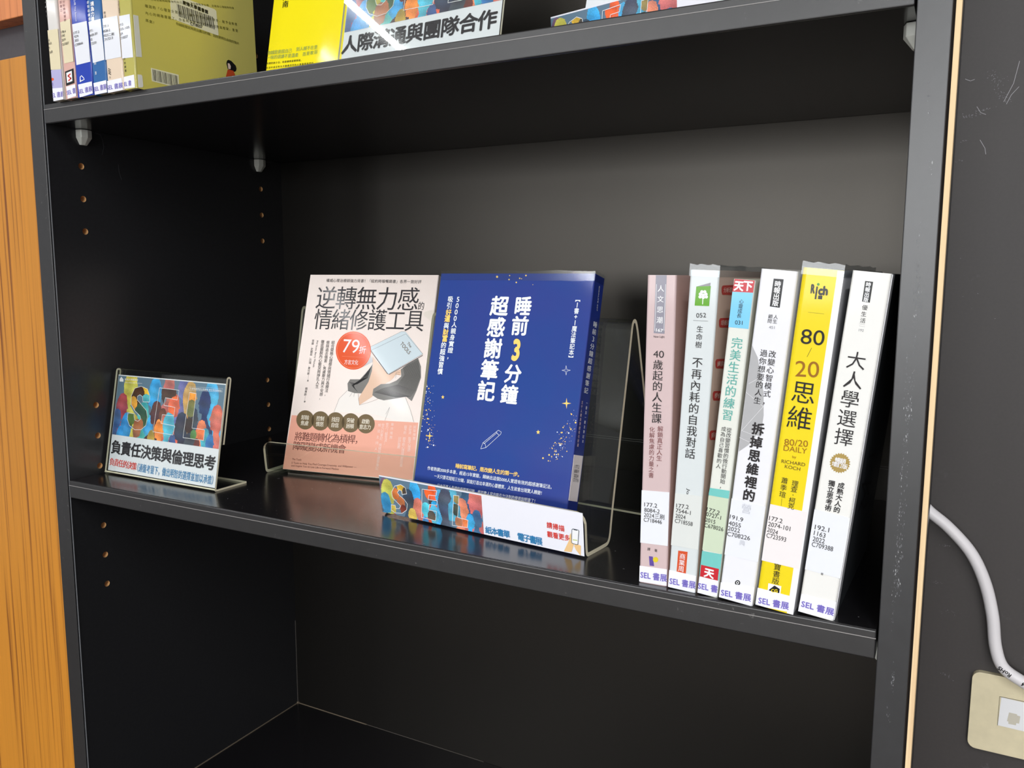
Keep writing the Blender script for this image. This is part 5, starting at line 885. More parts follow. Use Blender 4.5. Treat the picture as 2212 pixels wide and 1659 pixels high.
('S','tC','series_sticker',[[3.76,-0.23],[23.84,1.29],[23.28,11.53],[2.88,11.36]],'sticker2'),
('T', 'tC', 'series_sticker', [2.7, 4.92], [22.48, 5.25], 'SEL 書展', 'purple', 3.62, 0.012),
('C', 'tD', 'printed_text', [7.87, 77.13], [7.14, 64.22], '境為力量', 'white', 3.68, 4.58, 0.03),
('C', 'tD', 'printed_text', [2.31, 79.25], [2.34, 65.03], '的對話練習', 'white', 2.46, 2.95, 0.01),
('S','tD','call_number_label',[[2.47,27.49],[18.57,27.99],[17.24,62.8],[0.69,63.03]],'sticker'),
('T', 'tD', 'call_number_label', [1.49, 54.79], [5.95, 54.86], '177.1', 'ink', 2.03, 0),
('T', 'tD', 'call_number_label', [1.0, 50.97], [11.71, 51.54], '8428-201', 'ink', 2.04, 0),
('T', 'tD', 'call_number_label', [1.19, 47.39], [4.47, 47.56], '2025', 'ink', 2.04, 0),
('T', 'tD', 'call_number_label', [1.01, 43.81], [9.59, 44.19], 'C722301', 'ink', 2.04, 0),
('C', 'tD', 'printed_text', [5.57, 27.04], [5.57, 27.04], '設', 'white', 2.73, 3.13, 0),
('C', 'tD', 'printed_text', [5.23, 18.45], [5.23, 18.45], '潛', 'white', 2.74, 2.21, 0),
('S','tD','series_sticker',[[1.72,-0.48],[19.31,-0.15],[18.52,10.57],[0.95,10.36]],'sticker2'),
('T', 'tD', 'series_sticker', [1.18, 4.82], [18.76, 5.09], 'SEL 書展', 'purple', 3.57, 0.012),
('C', 'tE', 'printed_text', [3.87, 67.43], [4.06, 64.59], '李品', 'ink', 2.44, 2.69, 0),
('S','tE','call_number_label',[[-0.42,28.24],[22.16,27.73],[20.08,62.42],[-1.54,63.29]],'sticker'),
('T', 'tE', 'call_number_label', [-0.85, 56.4], [7.54, 56.14], '177.1', 'ink', 2.01, 0),
('T', 'tE', 'call_number_label', [-0.71, 52.42], [9.48, 52.17], '4028-2', 'ink', 2.01, 0),
('T', 'tE', 'call_number_label', [-0.89, 48.77], [14.35, 48.01], '2023二刷', 'ink', 2.01, 0),
('T', 'tE', 'call_number_label', [-0.89, 45.08], [12.49, 45.22], 'C717213', 'ink', 2.02, 0),
('P','tE','emblem',[[2.97,21.02],[4.26,20.44],[4.43,19.56],[2.95,20.12]],'black',0),
('P','tE','emblem',[[4.66,19.99],[5.95,19.4],[5.96,18.78],[4.67,19.3]],'black',0),
('P','tE','emblem',[[3.08,19.64],[4.36,19.06],[4.26,18.22],[2.79,18.77]],'black',0),
('P','tE','emblem',[[4.76,18.6],[6.05,18.02],[5.8,17.43],[4.5,17.96]],'black',0),
('P','tE','emblem',[[3.18,18.26],[4.47,17.68],[4.1,16.87],[2.62,17.42]],'black',0),
('P','tE','emblem',[[4.87,17.22],[6.15,16.64],[5.63,16.09],[4.34,16.61]],'black',0),
('P','tE','emblem',[[3.28,16.88],[4.57,16.3],[3.93,15.53],[2.46,16.08]],'black',0),
('P','tE','emblem',[[4.97,15.84],[6.26,15.26],[5.47,14.74],[4.17,15.27]],'black',0),
('C', 'tE', 'printed_text', [4.41, 12.72], [4.41, 12.72], '力', 'ink', 2.04, 2.04, 0),
('S','tE','series_sticker',[[-0.11,-0.42],[20.66,0.01],[19.66,10.34],[-1.07,10.33]],'sticker2'),
('T', 'tE', 'series_sticker', [-0.87, 4.56], [20.69, 3.98], 'SEL 書展', 'purple', 3.53, 0.012),
('C', 'tF', 'printed_text', [0.61, 73.43], [0.71, 65.39], '的安心練習', 'ink', 2.18, 2.45, 0),
('C', 'tF', 'printed_text', [3.08, 25.7], [3.28, 16.12], '平安叢書', 'ink', 2.11, 2.28, 0),
('S','tF','call_number_label',[[0.11,26.7],[14.28,25.71],[13.8,61.48],[-1.87,62.22]],'sticker'),
('T', 'tF', 'call_number_label', [-1.34, 54.06], [4.73, 54.72], '177.2', 'ink', 1.98, 0),
('T', 'tF', 'call_number_label', [-1.18, 50.96], [12.5, 50.95], '025-105', 'ink', 1.98, 0),
('T', 'tF', 'call_number_label', [-1.39, 46.25], [3.43, 47.43], '2024', 'ink', 1.99, 0),
('T', 'tF', 'call_number_label', [-1.02, 43.4], [9.6, 43.94], 'C718557', 'ink', 1.99, 0),
('S','tF','series_sticker',[[-2.0,1.32],[13.77,0.65],[13.68,11.3],[-1.72,11.19]],'sticker2'),
('T', 'tF', 'series_sticker', [-1.56, 5.06], [9.62, 4.85], 'SEL 書', 'purple', 3.48, 0.012),
('S','tFc','call_number_label',[[-6.24,25.02],[7.42,27.19],[6.71,61.47],[-6.52,60.44]],'sticker'),
('S','tFc','series_sticker',[[-7.0,-0.77],[5.51,1.37],[6.64,2.72],[6.36,11.12],[5.42,12.05],[-7.01,10.33]],'sticker2'),
('C', 'tFc', 'series_sticker', [-0.53, 5.24], [-0.53, 5.24], '展', 'purple', 3.77, 4.14, 0.012),
('C', 'tFc', 'printed_text', [15.33, 77.94], [115.91, 97.63], '症，也無法面對創傷後的自己。讓人重回原點安全感、正面信心理創新的復', 'greent', 1.83, 2.71, 0),
('C', 'tFc', 'printed_text', [15.78, 72.04], [118.73, 83.11], '穩固的「心理安全堡壘」，讓你的思維重新整合，賦予全新思', 'greent', 2.59, 2.98, 0),
('C', 'tFc', 'printed_text', [15.7, 65.99], [119.06, 77.29], '內心的網路重建了，你能夠學著把生命中的經歷與框架，重塑', 'greent', 2.59, 2.98, 0),
('C', 'tFc', 'printed_text', [15.36, 59.87], [23.09, 59.75], '底氣！', 'greent', 2.59, 2.97, 0),
('C', 'tFc', 'printed_text', [48.02, 65.32], [119.72, 65.62], '你越能堅定地走出舊日的傷，因而更明白自我的強大', 'greent', 2.58, 3.2, 0),
('S','tFc','barcode_label',[[41.78,68.33],[95.0,66.57],[95.85,67.47],[94.8,89.04],[92.77,90.21],[41.98,90.51]],'cream2'),
('C', 'tFc', 'barcode_label', [57.08, 86.06], [82.6, 85.21], '東海大學圖書館', 'black', 3.49, 3.57, 0.03),
('P','tFc','barcode_label',[[48.48,82.88],[48.78,82.87],[49.94,72.29],[49.65,72.3]],'ink',2),
('P','tFc','barcode_label',[[49.65,82.86],[50.48,82.85],[51.65,72.25],[50.83,72.27]],'ink',2),
('P','tFc','barcode_label',[[50.83,82.85],[51.3,82.84],[52.48,72.23],[52.01,72.24]],'ink',2),
('P','tFc','barcode_label',[[52.01,82.84],[52.66,82.83],[53.84,72.2],[53.19,72.21]],'ink',2),
('P','tFc','barcode_label',[[53.19,82.82],[53.49,82.82],[54.68,72.18],[54.38,72.19]],'ink',2),
('P','tFc','barcode_label',[[54.38,82.81],[55.21,82.8],[56.41,72.14],[55.57,72.16]],'ink',2),
('P','tFc','barcode_label',[[55.57,82.8],[56.04,82.79],[57.24,72.12],[56.76,72.13]],'ink',2),
('P','tFc','barcode_label',[[56.76,82.78],[57.42,82.77],[58.62,72.08],[57.96,72.1]],'ink',2),
('P','tFc','barcode_label',[[57.95,82.77],[58.25,82.76],[59.46,72.06],[59.16,72.07]],'ink',2),
('P','tFc','barcode_label',[[59.15,82.75],[59.99,82.74],[61.21,72.02],[60.37,72.04]],'ink',2),
('P','tFc','barcode_label',[[60.35,82.74],[60.84,82.73],[62.06,72.0],[61.57,72.01]],'ink',2),
('P','tFc','barcode_label',[[61.56,82.73],[62.22,82.72],[63.45,71.97],[62.78,71.99]],'ink',2),
('P','tFc','barcode_label',[[62.77,82.71],[63.07,82.71],[64.3,71.95],[64.0,71.96]],'ink',2),
('P','tFc','barcode_label',[[63.98,82.7],[64.83,82.69],[66.07,71.91],[65.21,71.93]],'ink',2),
('P','tFc','barcode_label',[[65.19,82.69],[65.68,82.68],[66.92,71.89],[66.44,71.9]],'ink',2),
('P','tFc','barcode_label',[[66.41,82.67],[67.09,82.66],[68.33,71.85],[67.66,71.87]],'ink',2),
('P','tFc','barcode_label',[[67.64,82.66],[67.94,82.65],[69.19,71.83],[68.89,71.84]],'ink',2),
('P','tFc','barcode_label',[[68.86,82.64],[69.72,82.63],[70.98,71.79],[70.12,71.81]],'ink',2),
('P','tFc','barcode_label',[[70.09,82.63],[70.58,82.62],[71.85,71.77],[71.35,71.78]],'ink',2),
('P','tFc','barcode_label',[[71.32,82.61],[72.0,82.61],[73.27,71.74],[72.59,71.75]],'ink',2),
('P','tFc','barcode_label',[[72.56,82.6],[72.87,82.6],[74.14,71.72],[73.83,71.72]],'ink',2),
('P','tFc','barcode_label',[[73.8,82.59],[74.67,82.58],[75.95,71.67],[75.08,71.69]],'ink',2),
('P','tFc','barcode_label',[[75.04,82.57],[75.54,82.57],[76.82,71.65],[76.32,71.66]],'ink',2),
('P','tFc','barcode_label',[[76.29,82.56],[76.97,82.55],[78.27,71.62],[77.58,71.63]],'ink',2),
('P','tFc','barcode_label',[[77.54,82.54],[77.85,82.54],[79.15,71.6],[78.83,71.61]],'ink',2),
('P','tFc','barcode_label',[[78.79,82.53],[79.67,82.52],[80.97,71.55],[80.09,71.58]],'ink',2),
('P','tFc','barcode_label',[[80.05,82.51],[80.55,82.51],[81.86,71.53],[81.35,71.55]],'ink',2),
('P','tFc','barcode_label',[[81.31,82.5],[82.0,82.49],[83.32,71.5],[82.62,71.52]],'ink',2),
('P','tFc','barcode_label',[[82.57,82.49],[82.89,82.48],[84.21,71.48],[83.89,71.49]],'ink',2),
('P','tFc','barcode_label',[[83.84,82.47],[84.73,82.46],[86.05,71.43],[85.16,71.45]],'ink',2),
('P','tFc','barcode_label',[[85.11,82.46],[85.62,82.45],[86.95,71.41],[86.44,71.42]],'ink',2),
('P','tFc','barcode_label',[[86.38,82.44],[87.09,82.43],[88.42,71.38],[87.72,71.39]],'ink',2),
('P','tFc','barcode_label',[[87.66,82.43],[87.98,82.42],[89.32,71.36],[89.0,71.36]],'ink',2),
('P','tFc','barcode_label',[[88.94,82.41],[89.84,82.4],[91.19,71.31],[90.29,71.33]],'ink',2),
('T', 'tFc', 'barcode_label', [62.52, 69.42], [76.51, 69.79], 'C718557', 'black', 2.5, 0.02),
('S','tFc','isbn_label',[[16.28,8.77],[45.25,8.24],[45.44,20.27],[16.1,20.1]],'cream2'),
('P','tFc','isbn_label',[[17.18,19.1],[17.56,19.1],[17.67,9.76],[17.28,9.77]],'ink2',2),
('P','tFc','isbn_label',[[18.28,19.09],[18.84,19.09],[18.95,9.74],[18.39,9.75]],'ink2',2),
('P','tFc','isbn_label',[[19.4,19.09],[20.07,19.08],[20.17,9.72],[19.5,9.73]],'ink2',2),
('P','tFc','isbn_label',[[20.51,19.08],[20.74,19.08],[20.84,9.71],[20.62,9.72]],'ink2',2),
('P','tFc','isbn_label',[[21.63,19.07],[21.97,19.07],[22.08,9.69],[21.74,9.7]],'ink2',2),
('P','tFc','isbn_label',[[22.75,19.07],[23.14,19.07],[23.26,9.67],[22.86,9.68]],'ink2',2),
('P','tFc','isbn_label',[[23.87,19.06],[24.44,19.06],[24.55,9.65],[23.99,9.66]],'ink2',2),
('P','tFc','isbn_label',[[25.0,19.06],[25.68,19.05],[25.8,9.63],[25.12,9.64]],'ink2',2),
('P','tFc','isbn_label',[[26.13,19.05],[26.36,19.05],[26.48,9.62],[26.25,9.62]],'ink2',2),
('P','tFc','isbn_label',[[27.26,19.04],[27.61,19.04],[27.73,9.6],[27.39,9.6]],'ink2',2),
('P','tFc','isbn_label',[[28.4,19.04],[28.8,19.03],[28.92,9.58],[28.52,9.58]],'ink2',2),
('P','tFc','isbn_label',[[29.54,19.03],[30.11,19.03],[30.24,9.56],[29.66,9.57]],'ink2',2),
('P','tFc','isbn_label',[[30.68,19.02],[31.37,19.02],[31.5,9.53],[30.81,9.55]],'ink2',2),
('P','tFc','isbn_label',[[31.83,19.02],[32.06,19.02],[32.19,9.52],[31.96,9.53]],'ink2',2),
('P','tFc','isbn_label',[[32.98,19.01],[33.32,19.01],[33.45,9.5],[33.11,9.51]],'ink2',2),
('P','tFc','isbn_label',[[34.13,19.01],[34.53,19.0],[34.66,9.48],[34.26,9.49]],'ink2',2),
('P','tFc','isbn_label',[[35.28,19.0],[35.86,19.0],[36.0,9.46],[35.42,9.47]],'ink2',2),
('P','tFc','isbn_label',[[36.44,18.99],[37.14,18.99],[37.27,9.44],[36.58,9.45]],'ink2',2),
('P','tFc','isbn_label',[[37.6,18.99],[37.83,18.99],[37.97,9.43],[37.74,9.43]],'ink2',2),
('P','tFc','isbn_label',[[38.76,18.98],[39.11,18.98],[39.26,9.41],[38.91,9.41]],'ink2',2),
('P','tFc','isbn_label',[[39.93,18.97],[40.34,18.97],[40.48,9.39],[40.07,9.39]],'ink2',2),
('P','tFc','isbn_label',[[41.1,18.97],[41.69,18.96],[41.83,9.36],[41.25,9.37]],'ink2',2),
('P','tFc','isbn_label',[[42.28,18.96],[42.98,18.96],[43.13,9.34],[42.42,9.35]],'ink2',2),
('P','tFc','isbn_label',[[43.45,18.95],[43.69,18.95],[43.84,9.33],[43.6,9.33]],'ink2',2),
('P','tFc','artwork',[[103.54,43.09],[104.54,45.65],[106.61,46.98],[110.15,46.59],[115.48,43.31],[116.3,40.51],[115.04,37.87],[111.72,36.58],[107.82,37.53],[104.7,38.05]],'black',0),
('P','tFc','artwork',[[105.14,43.43],[107.53,43.66],[108.92,41.31],[108.3,38.52],[105.5,38.22]],'pinkish',1),
('P','tFc','artwork',[[104.65,37.46],[111.82,37.79],[113.93,34.07],[108.9,31.26],[101.67,29.91]],'orange2',2),
('P','plate','jack_insert',[[22.5,51.92],[50.4,51.12],[49.56,25.2],[21.61,25.72]],'white',0),
('P','plate','jack_print',[[29.16,39.68],[35.02,39.53],[35.32,38.48],[37.61,38.25],[37.16,31.48],[35.12,31.49],[34.9,29.34],[29.32,29.24],[29.28,31.21],[28.16,31.48]],'jackhole',1),
]
SIL={'sign':[(24.08,92.08,33.9,1,(200,190,85)),(13.6,70.32,28.3,1,(165,75,85)),(60.58,86.87,32.6,-1,(65,160,215)),(80.35,95.72,24.9,-1,(190,105,95)),(101.78,96.05,25.7,-1,(105,110,165)),(112.18,87.27,30.8,1,(190,150,90)),(140.61,89.28,32.4,-1,(75,170,215)),(132.9,82.51,26.1,-1,(42,60,105)),(7.55,56.53,22.5,1,(70,100,150)),(23.48,51.25,28.0,1,(60,140,200)),(47.48,64.2,27.3,1,(75,175,175)),(65.43,66.73,26.8,-1,(85,50,50)),(91.17,76.22,26.0,1,(222,105,80)),(150.95,68.46,28.1,-1,(205,110,95)),(119.96,65.88,22.5,1,(60,70,85)),(103.48,56.09,31.1,-1,(55,60,78)),(86.56,56.72,27.5,1,(85,175,195)),(132.05,54.46,23.5,-1,(225,125,85)),(138.74,48.88,19.5,1,(75,170,190)),(72.65,51.23,22.4,-1,(235,140,70)),(62.36,41.7,17.0,1,(175,150,65)),(40.2,49.43,20.3,1,(150,95,70)),(15.1,41.68,17.9,1,(60,150,215)),(93.6,41.47,15.0,1,(60,80,130)),(145.94,44.43,18.0,1,(60,120,180)),(128.13,41.67,13.1,-1,(120,60,50))],'strip':[(5.83,23.59,17.4,1,(120,85,110)),(9.22,19.25,24.6,1,(190,190,90)),(5.63,8.93,20.5,1,(60,140,185)),(39.42,23.97,20.6,-1,(60,165,225)),(32.54,15.74,20.9,1,(60,75,90)),(-3.07,2.55,16.4,1,(90,100,115)),(42.39,10.22,19.3,-1,(200,120,105)),(35.52,1.86,15.4,1,(205,180,90)),(58.71,26.99,16.0,-1,(225,95,55)),(66.95,23.65,14.4,1,(75,165,215)),(73.55,18.94,27.3,1,(75,85,105)),(59.73,8.44,16.1,1,(90,185,215)),(95.05,28.16,18.7,-1,(55,90,125)),(90.01,17.1,20.3,1,(225,140,110)),(103.51,25.02,24.7,-1,(205,110,105)),(104.41,11.63,16.1,1,(70,110,150)),(97.39,8.11,13.8,1,(60,160,215)),(14.86,-5.43,13.0,1,(130,70,80)),(81.6,30.57,11.5,1,(80,160,190)),(50.0,-1.56,10.9,1,(70,130,190))],}
LET={'sign':[(40.38,87.66,20.9,(235,190,60)),(35.01,80.72,19.4,(70,45,35)),(48.9,75.18,14.3,(90,180,190)),(29.62,73.74,11.4,(225,160,60)),(44.64,61.79,20.8,(60,90,70)),(28.9,58.3,9.8,(95,120,60)),(41.44,51.72,12.9,(165,105,75)),(81.37,89.37,18.5,(70,50,45)),(91.17,76.22,13.7,(235,110,60)),(75.68,66.48,9.3,(100,60,50)),(86.39,57.77,15.3,(80,180,210)),(71.88,51.16,10.9,(240,140,60)),(116.62,87.58,10.3,(240,150,50)),(115.43,75.97,11.8,(120,120,70)),(115.04,59.2,10.4,(60,45,40)),(122.34,50.46,7.3,(90,140,80)),(133.96,51.53,10.1,(240,120,70))],'strip':[(24.68,26.46,7.8,(235,195,70)),(29.52,22.43,6.2,(70,60,50)),(17.75,19.38,7.1,(215,120,60)),(23.0,11.78,7.9,(190,110,70)),(13.0,5.26,6.4,(210,190,90)),(25.42,6.15,6.3,(120,60,50)),(55.79,26.53,8.9,(235,100,50)),(58.67,19.4,7.4,(60,60,60)),(51.24,10.53,9.0,(90,195,210)),(60.45,15.6,5.9,(50,170,235)),(56.55,5.53,7.5,(90,85,75)),(84.57,25.33,5.7,(150,130,80)),(83.03,15.92,7.1,(75,80,70)),(84.89,5.87,6.4,(190,130,100)),(92.51,6.66,5.6,(235,130,80))],}
# ------------------------------------------------------------------ setting
WI, DE, HB, TH, ZB = .7506, .3153, .348, .0176, -.386     # bay width, depth, bay height, board thickness, lowest board
m = MB(); m.box(-2.2, 3.4, DE+.012, DE+.06, -1.3, 1.45, M_wall); wb = struct(m.obj('wall_back'))
m = MB(); m.box(-4, 5, -8, DE+.012, -1.35, -1.3, noisy('floor_tiles', (84,76,68), .1, 6, .5)); struct(m.obj('floor'))
m = MB(); m.box(-4, 5, -8, DE+.012, 1.45, 1.5, mat('ceiling_paint', (225,225,222), .8)); struct(m.obj('ceiling'))
fw = mat('far_wall_paint', (216,208,196), .8); fm = mat('window_frame_paint', (200,198,190), .5)
m = MB(); m.box(-4, 5, -6.9, -6.8, -1.3, 1.45, fw); struct(m.obj('wall_front'))
for i_, (xa, xb) in enumerate(WINX):  # leftmost frame belongs to the one added for brightening
    m = MB(); m.box(xa-.06, xa, -6.8, -6.72, WZ0-.06, WZ1+.06, fm); m.box(xb, xb+.06, -6.8, -6.72, WZ0-.06, WZ1+.06, fm); m.box(xa, xb, -6.8, -6.72, WZ1, WZ1+.06, fm); m.box(xa, xb, -6.8, -6.72, WZ0-.06, WZ0, fm); m.box((xa+xb)/2-.02, (xa+xb)/2+.02, -6.79, -6.74, WZ0, WZ1, fm)
    struct(m.obj('window_%d' % (i_+1)))
# ------------------------------------------------------------------ bookcase
case = thing('bookcase', 'tall black laminate bookcase holding the book display on its shelves', 'bookcase', (0, 0, -1.3))
Z0 = 1.3
def boolean_holes(o, holes, r=.0031, depth=.010):
    cb = bmesh.new()
    for (y, z) in holes:
        mx = Matrix.Translation((0, y, z)) @ Matrix.Rotation(pi/2, 4, 'Y')
        bmesh.ops.create_cone(cb, cap_ends=True, segments=20, radius1=r, radius2=r, depth=depth*2, matrix=mx)
    me = bpy.data.meshes.new('cutter'); cb.to_mesh(me); cb.free(); me.materials.append(M_hole)
    c = bpy.data.objects.new('cutter', me); COL.objects.link(c)
    md = o.modifiers.new('holes', 'BOOLEAN'); md.object = c; md.operation = 'DIFFERENCE'; md.solver = 'EXACT'; md.material_mode = 'TRANSFER'
    dg = bpy.context.evaluated_depsgraph_get(); dg.update()
    nm = bpy.data.meshes.new_from_object(o.evaluated_get(dg)); o.modifiers.clear(); o.data = nm
    bpy.data.objects.remove(c)
ZT = .74
m = MB(); m.box(-.0199, 0, .0006, DE, -1.3, ZT, M_side); lp = m.obj('side_panel')
holes = [(yy, .3126-.032*k) for yy, ks in ((.0363, (-5,-4,-3,-2,0,1,2,7.52,8.52,9.52,11.52,12.52,13.52)), (.2787, (-5,-4,-3,-2,0,1,2,7.52,8.52,9.52,11.52,12.52))) for k in ks]
boolean_holes(lp, holes)
def reparent(o, p):
    o.parent = p; o.location = -p.location
reparent(lp, case)
m = MB(); m.box(WI, .7677, .0006, DE, -1.3, ZT, M_side); reparent(m.obj('side_panel'), case)
# worn front edge bands: rounded inner and outer arrises
for x0, x1, mt in ((-.0201, .0001, M_edge), (WI-.0001, .7677, M_edge_r)):
    m = MB(); m.box(x0, x1, -.0006, .0006, -1.3, ZT, mt); o = m.obj('front_edge_band', bevel=.0011, seg=3); reparent(o, case)
    if x0 < 0:
        m = MB(); m.box(.0001, .0006, .0012, .0019, -1.3, ZT, mat('edge_highlight_pale', (140,142,146), .35)); reparent(m.obj('edge_highlight'), case)  # pale strip paints the highlight caught by the rounded inner edge
m = MB(); m.box(-.0199, .7677, DE, DE+.006, -1.3, ZT, M_back); reparent(m.obj('back_panel'), case)
m = MB(); m.box(0, WI, .002, DE, ZB-TH, ZB, M_lam); reparent(m.obj('fixed_board', bevel=.0006), case)
m = MB(); m.box(0, WI, .002, DE, ZT-TH, ZT, M_lam); reparent(m.obj('top_panel'), case)
m = MB(); m.box(0, WI, .03, .045, -1.3, -1.24, M_lam); reparent(m.obj('plinth'), case)
m = MB(); m.box(0, .0009, .01, DE, ZB, ZB+.0009, M_seam); m.box(0, .12, DE-.0008, DE, ZB, ZB+.0008, M_seam); m.box(.12, .30, DE-.0005, DE, ZB, ZB+.0005, mat('faint_dust_seam', (84,78,72), .8)); m.box(0, .0007, DE-.0009, DE, ZB, ZB+.12, mat('faint_seam', (70,66,62), .8))
m.box(0, .0022, DE-.0022, DE, ZB, ZB+.0022, M_seam); reparent(m.obj('joint_seam'), case)
def scratch(pts, w, y, mb, mt=None):
    for a, b in zip(pts, pts[1:]):
        dx, dz = b[0]-a[0], b[1]-a[1]; l = math.hypot(dx, dz) or 1; nx, nz = -dz/l*w/2, dx/l*w/2
        mb.add([(a[0]+nx, y, a[1]+nz), (a[0]-nx, y, a[1]-nz), (b[0]-nx, y, b[1]-nz), (b[0]+nx, y, b[1]+nz)], [(0,1,2,3)], mt or M_seam)
# former shelf marks on the back board
m = MB(); mk = mat('old_shelf_mark', (112,110,108), .5)
scratch([(.30, .0362), (.74, .0318)], .0004, DE-.0002, m, mk); scratch([(.30, .0340), (.74, .0296)], .0004, DE-.0002, m, mk); reparent(m.obj('old_shelf_mark'), case)
# specks and rubbed patches where the worn right band and the wall have lost their colour
rs = random.Random(11); m = MB(); mw = mat('rubbed_pale_wear', (166,167,169), .6); mw2 = mat('rubbed_grey_wear', (104,105,108), .6)
def speck(mb, x, z, sx, sz, y, mt, a=0):
    n = 6; mb.add([(x+sx*rs.uniform(.6, 1.2)*cos(2*pi*k/n)+a*sz*rs.uniform(.6, 1.2)*sin(2*pi*k/n), y, z+sz*rs.uniform(.6, 1.2)*sin(2*pi*k/n)) for k in range(n)], [tuple(range(n))], mt)
CL = [(rs.gauss(0, .0011), rs.choice([rs.gauss(.075, .055), rs.gauss(.03, .07), rs.uniform(-.1, .36), rs.gauss(.19, .03)]), rs.uniform(.0015, .006)) for _ in range(60)]
for k in range(900):
    cl = rs.choice(CL); z = cl[1]+rs.gauss(0, cl[2])
    if not -.3 < z < .5: continue
    x = .7598-.0012*max(0, (.35-z)/.4)+cl[0]+rs.gauss(0, .0005); k_ = rs.random()**4
    speck(m, min(.7655, max(.7525, x)), z, .00006+.00022*k_, .00014+.0009*k_, -.00064-k*.0000002, mw if rs.random() < .2 else mw2, rs.uniform(-.2, .2))
o = m.obj('wear_specks'); o['kind'] = 'stuff'; reparent(o, case)
def onwall(x, z): k = (DE+.012+.51)/(.3+.51); return .7814+(x-.7814)*k, .2044+(z-.2044)*k
m = MB(); mw3 = mat('wall_rub_mark', (128,126,130), .6); mw4 = mat('wall_scratch', (176,174,178), .6)
for cx, cz, sx, sz, n, tl in ((.794, .366, .006, .006, 70, -.6), (.800, .352, .005, .004, 50, -.6), (.776, .338, .007, .0015, 60, .15), (.787, .342, .006, .001, 50, .2), (.775, .318, .003, .001, 10, 0), (.772, .302, .004, .0015, 14, .2), (.790, .20, .02, .05, 10, 0), (.782, -.03, .004, .001, 14, 0), (.777, -.065, .006, .0012, 16, .1), (.79, -.09, .010, .003, 20, 0), (.79, -.15, .006, .0015, 20, -.3)):
    for k in range(n):
        a = rs.gauss(0, .5); x, z = onwall(cx+sx*a+rs.gauss(0, sx*.15), cz+sz*rs.gauss(0, .5)+tl*sx*a); q = rs.random()**2
        speck(m, x, z, .00012+.0004*q, .00008+.0003*q, DE+.0118-k*.000001, mw3, rs.uniform(-1, 1))
for pts in ([(.810, .378), (.807, .361), (.801, .347)], [(.803, .345), (.806, .352), (.811, .358)], [(.786, .318), (.790, .311), (.791, .306)], [(.772, .368), (.776, .366), (.779, .367)], [(.782, .345), (.785, .340), (.789, .338)]):
    q = [onwall(*p) for p in pts]; scratch(q, .0004, DE+.0117, m, mw4)
o = m.obj('wall_marks', wb); o['kind'] = 'stuff'
m = MB(); mcw = mat('cobweb_grey', (92,92,96), .8)
for pts in ([(.0538,.3475),(.0592,.3465),(.0614,.3414),(.0625,.3346),(.0599,.3265)], [(.078,.3194),(.0786,.3115),(.0809,.3041)], [(.262,.347),(.285,.3468),(.300,.347)]):
    for a, c in zip(pts, pts[1:]):
        dx, dz = c[0]-a[0], c[1]-a[1]; l = math.hypot(dx, dz); nx, nz = -dz/l*.00018, dx/l*.00018
        m.add([(.0003, a[0]+nx, a[1]+nz), (.0003, a[0]-nx, a[1]-nz), (.0003, c[0]-nx, c[1]-nz), (.0003, c[0]+nx, c[1]+nz)], [(0,1,2,3)], mcw)
o = m.obj('cobweb'); o['kind'] = 'stuff'; reparent(o, case)
# ------------------------------------------------------------------ shelves
def shelf(zt, label):
    m = MB(); m.box(.0012, WI-.0012, .0022, DE-.001, zt-TH, zt, M_lam); o = m.obj('shelf', bevel=.0004); tag(o, label, 'shelf')
    m = MB(); m.box(.0012, WI-.0012, .0004, .0022, zt-TH, zt, M_edge); m.obj('edge_band', o, bevel=.0010, seg=3)
    m = MB(); m.box(.0012, WI-.0012, .00015, .0008, zt-.0050, zt-.0046, mat('edge_band_line', (150,146,144), .5)); m.obj('edge_line', o)  # pale ridge, the highlight along the band seam put into its colour
    return o
mid = shelf(0, 'black middle shelf carrying the two book stands and six upright books')
shelf(HB+TH, 'black upper shelf seen from below, carrying the row of books at left')
m = MB(); md_ = mat('pale_dust', (150,150,152), .9); rs2 = random.Random(4)
for k in range(170):
    x = rs2.choice([rs2.uniform(.17, .30), rs2.uniform(.30, .74), rs2.uniform(.03, .74)]); y = rs2.uniform(.006, .12); r = .00012+.0003*rs2.random()**3; a = rs2.random()*3; e = rs2.choice([1, 1, 1.6, 3])
    m.add([(x+r*e*cos(t)*cos(a)-r*sin(t)*sin(a), y+r*e*cos(t)*sin(a)+r*sin(t)*cos(a), .00006+k*1e-7) for t in (0, 1.2, 2.4, 3.6, 4.9)], [(0,1,2,3,4)], md_)
o = m.obj('dust_specks', mid); o['kind'] = 'stuff'
def pin(x, y, z, s, label):
    # s = +1 sticks out to +x from the left panel, -1 from the right panel
    o = thing('shelf_support', label, 'shelf support', (x, y, z), (0, 0, 0), 'plastic shelf supports')
    m = MB(); zt, zm, zb_ = 0, -.0075, -.0145
    def ring(w, d, z): return [(0, -w, z), (s*d*.8, -w*.8, z), (s*d, 0, z), (s*d*.8, w*.8, z), (0, w, z)]
    R = [ring(.0072, .0085, zt), ring(.0072, .0085, zm), ring(.0038, .003, zb_)]
    vs_ = [p for r in R for p in r]; fs = [tuple(range(5)), tuple(range(14, 9, -1))]
    for k in (0, 1):
        for i in range(5): fs.append((k*5+i, k*5+(i+1) % 5, k*5+5+(i+1) % 5, k*5+5+i))
    m.add(vs_, fs, M_pin); m.obj('bracket', o, bevel=.0005)
    m = MB(); m.prism([(.0026*cos(t*pi/6), -.006+.0026*sin(t*pi/6)) for t in range(12)], -s*.004, s*.0005, M_pin, 'x'); m.obj('peg', o)
    return o
pin(0, .0395, HB-.0003, 1, 'grey-white plastic shelf support under the upper shelf, front left')
pin(0, .2760, HB-.0003, 1, 'grey-white plastic shelf support under the upper shelf, back left corner')
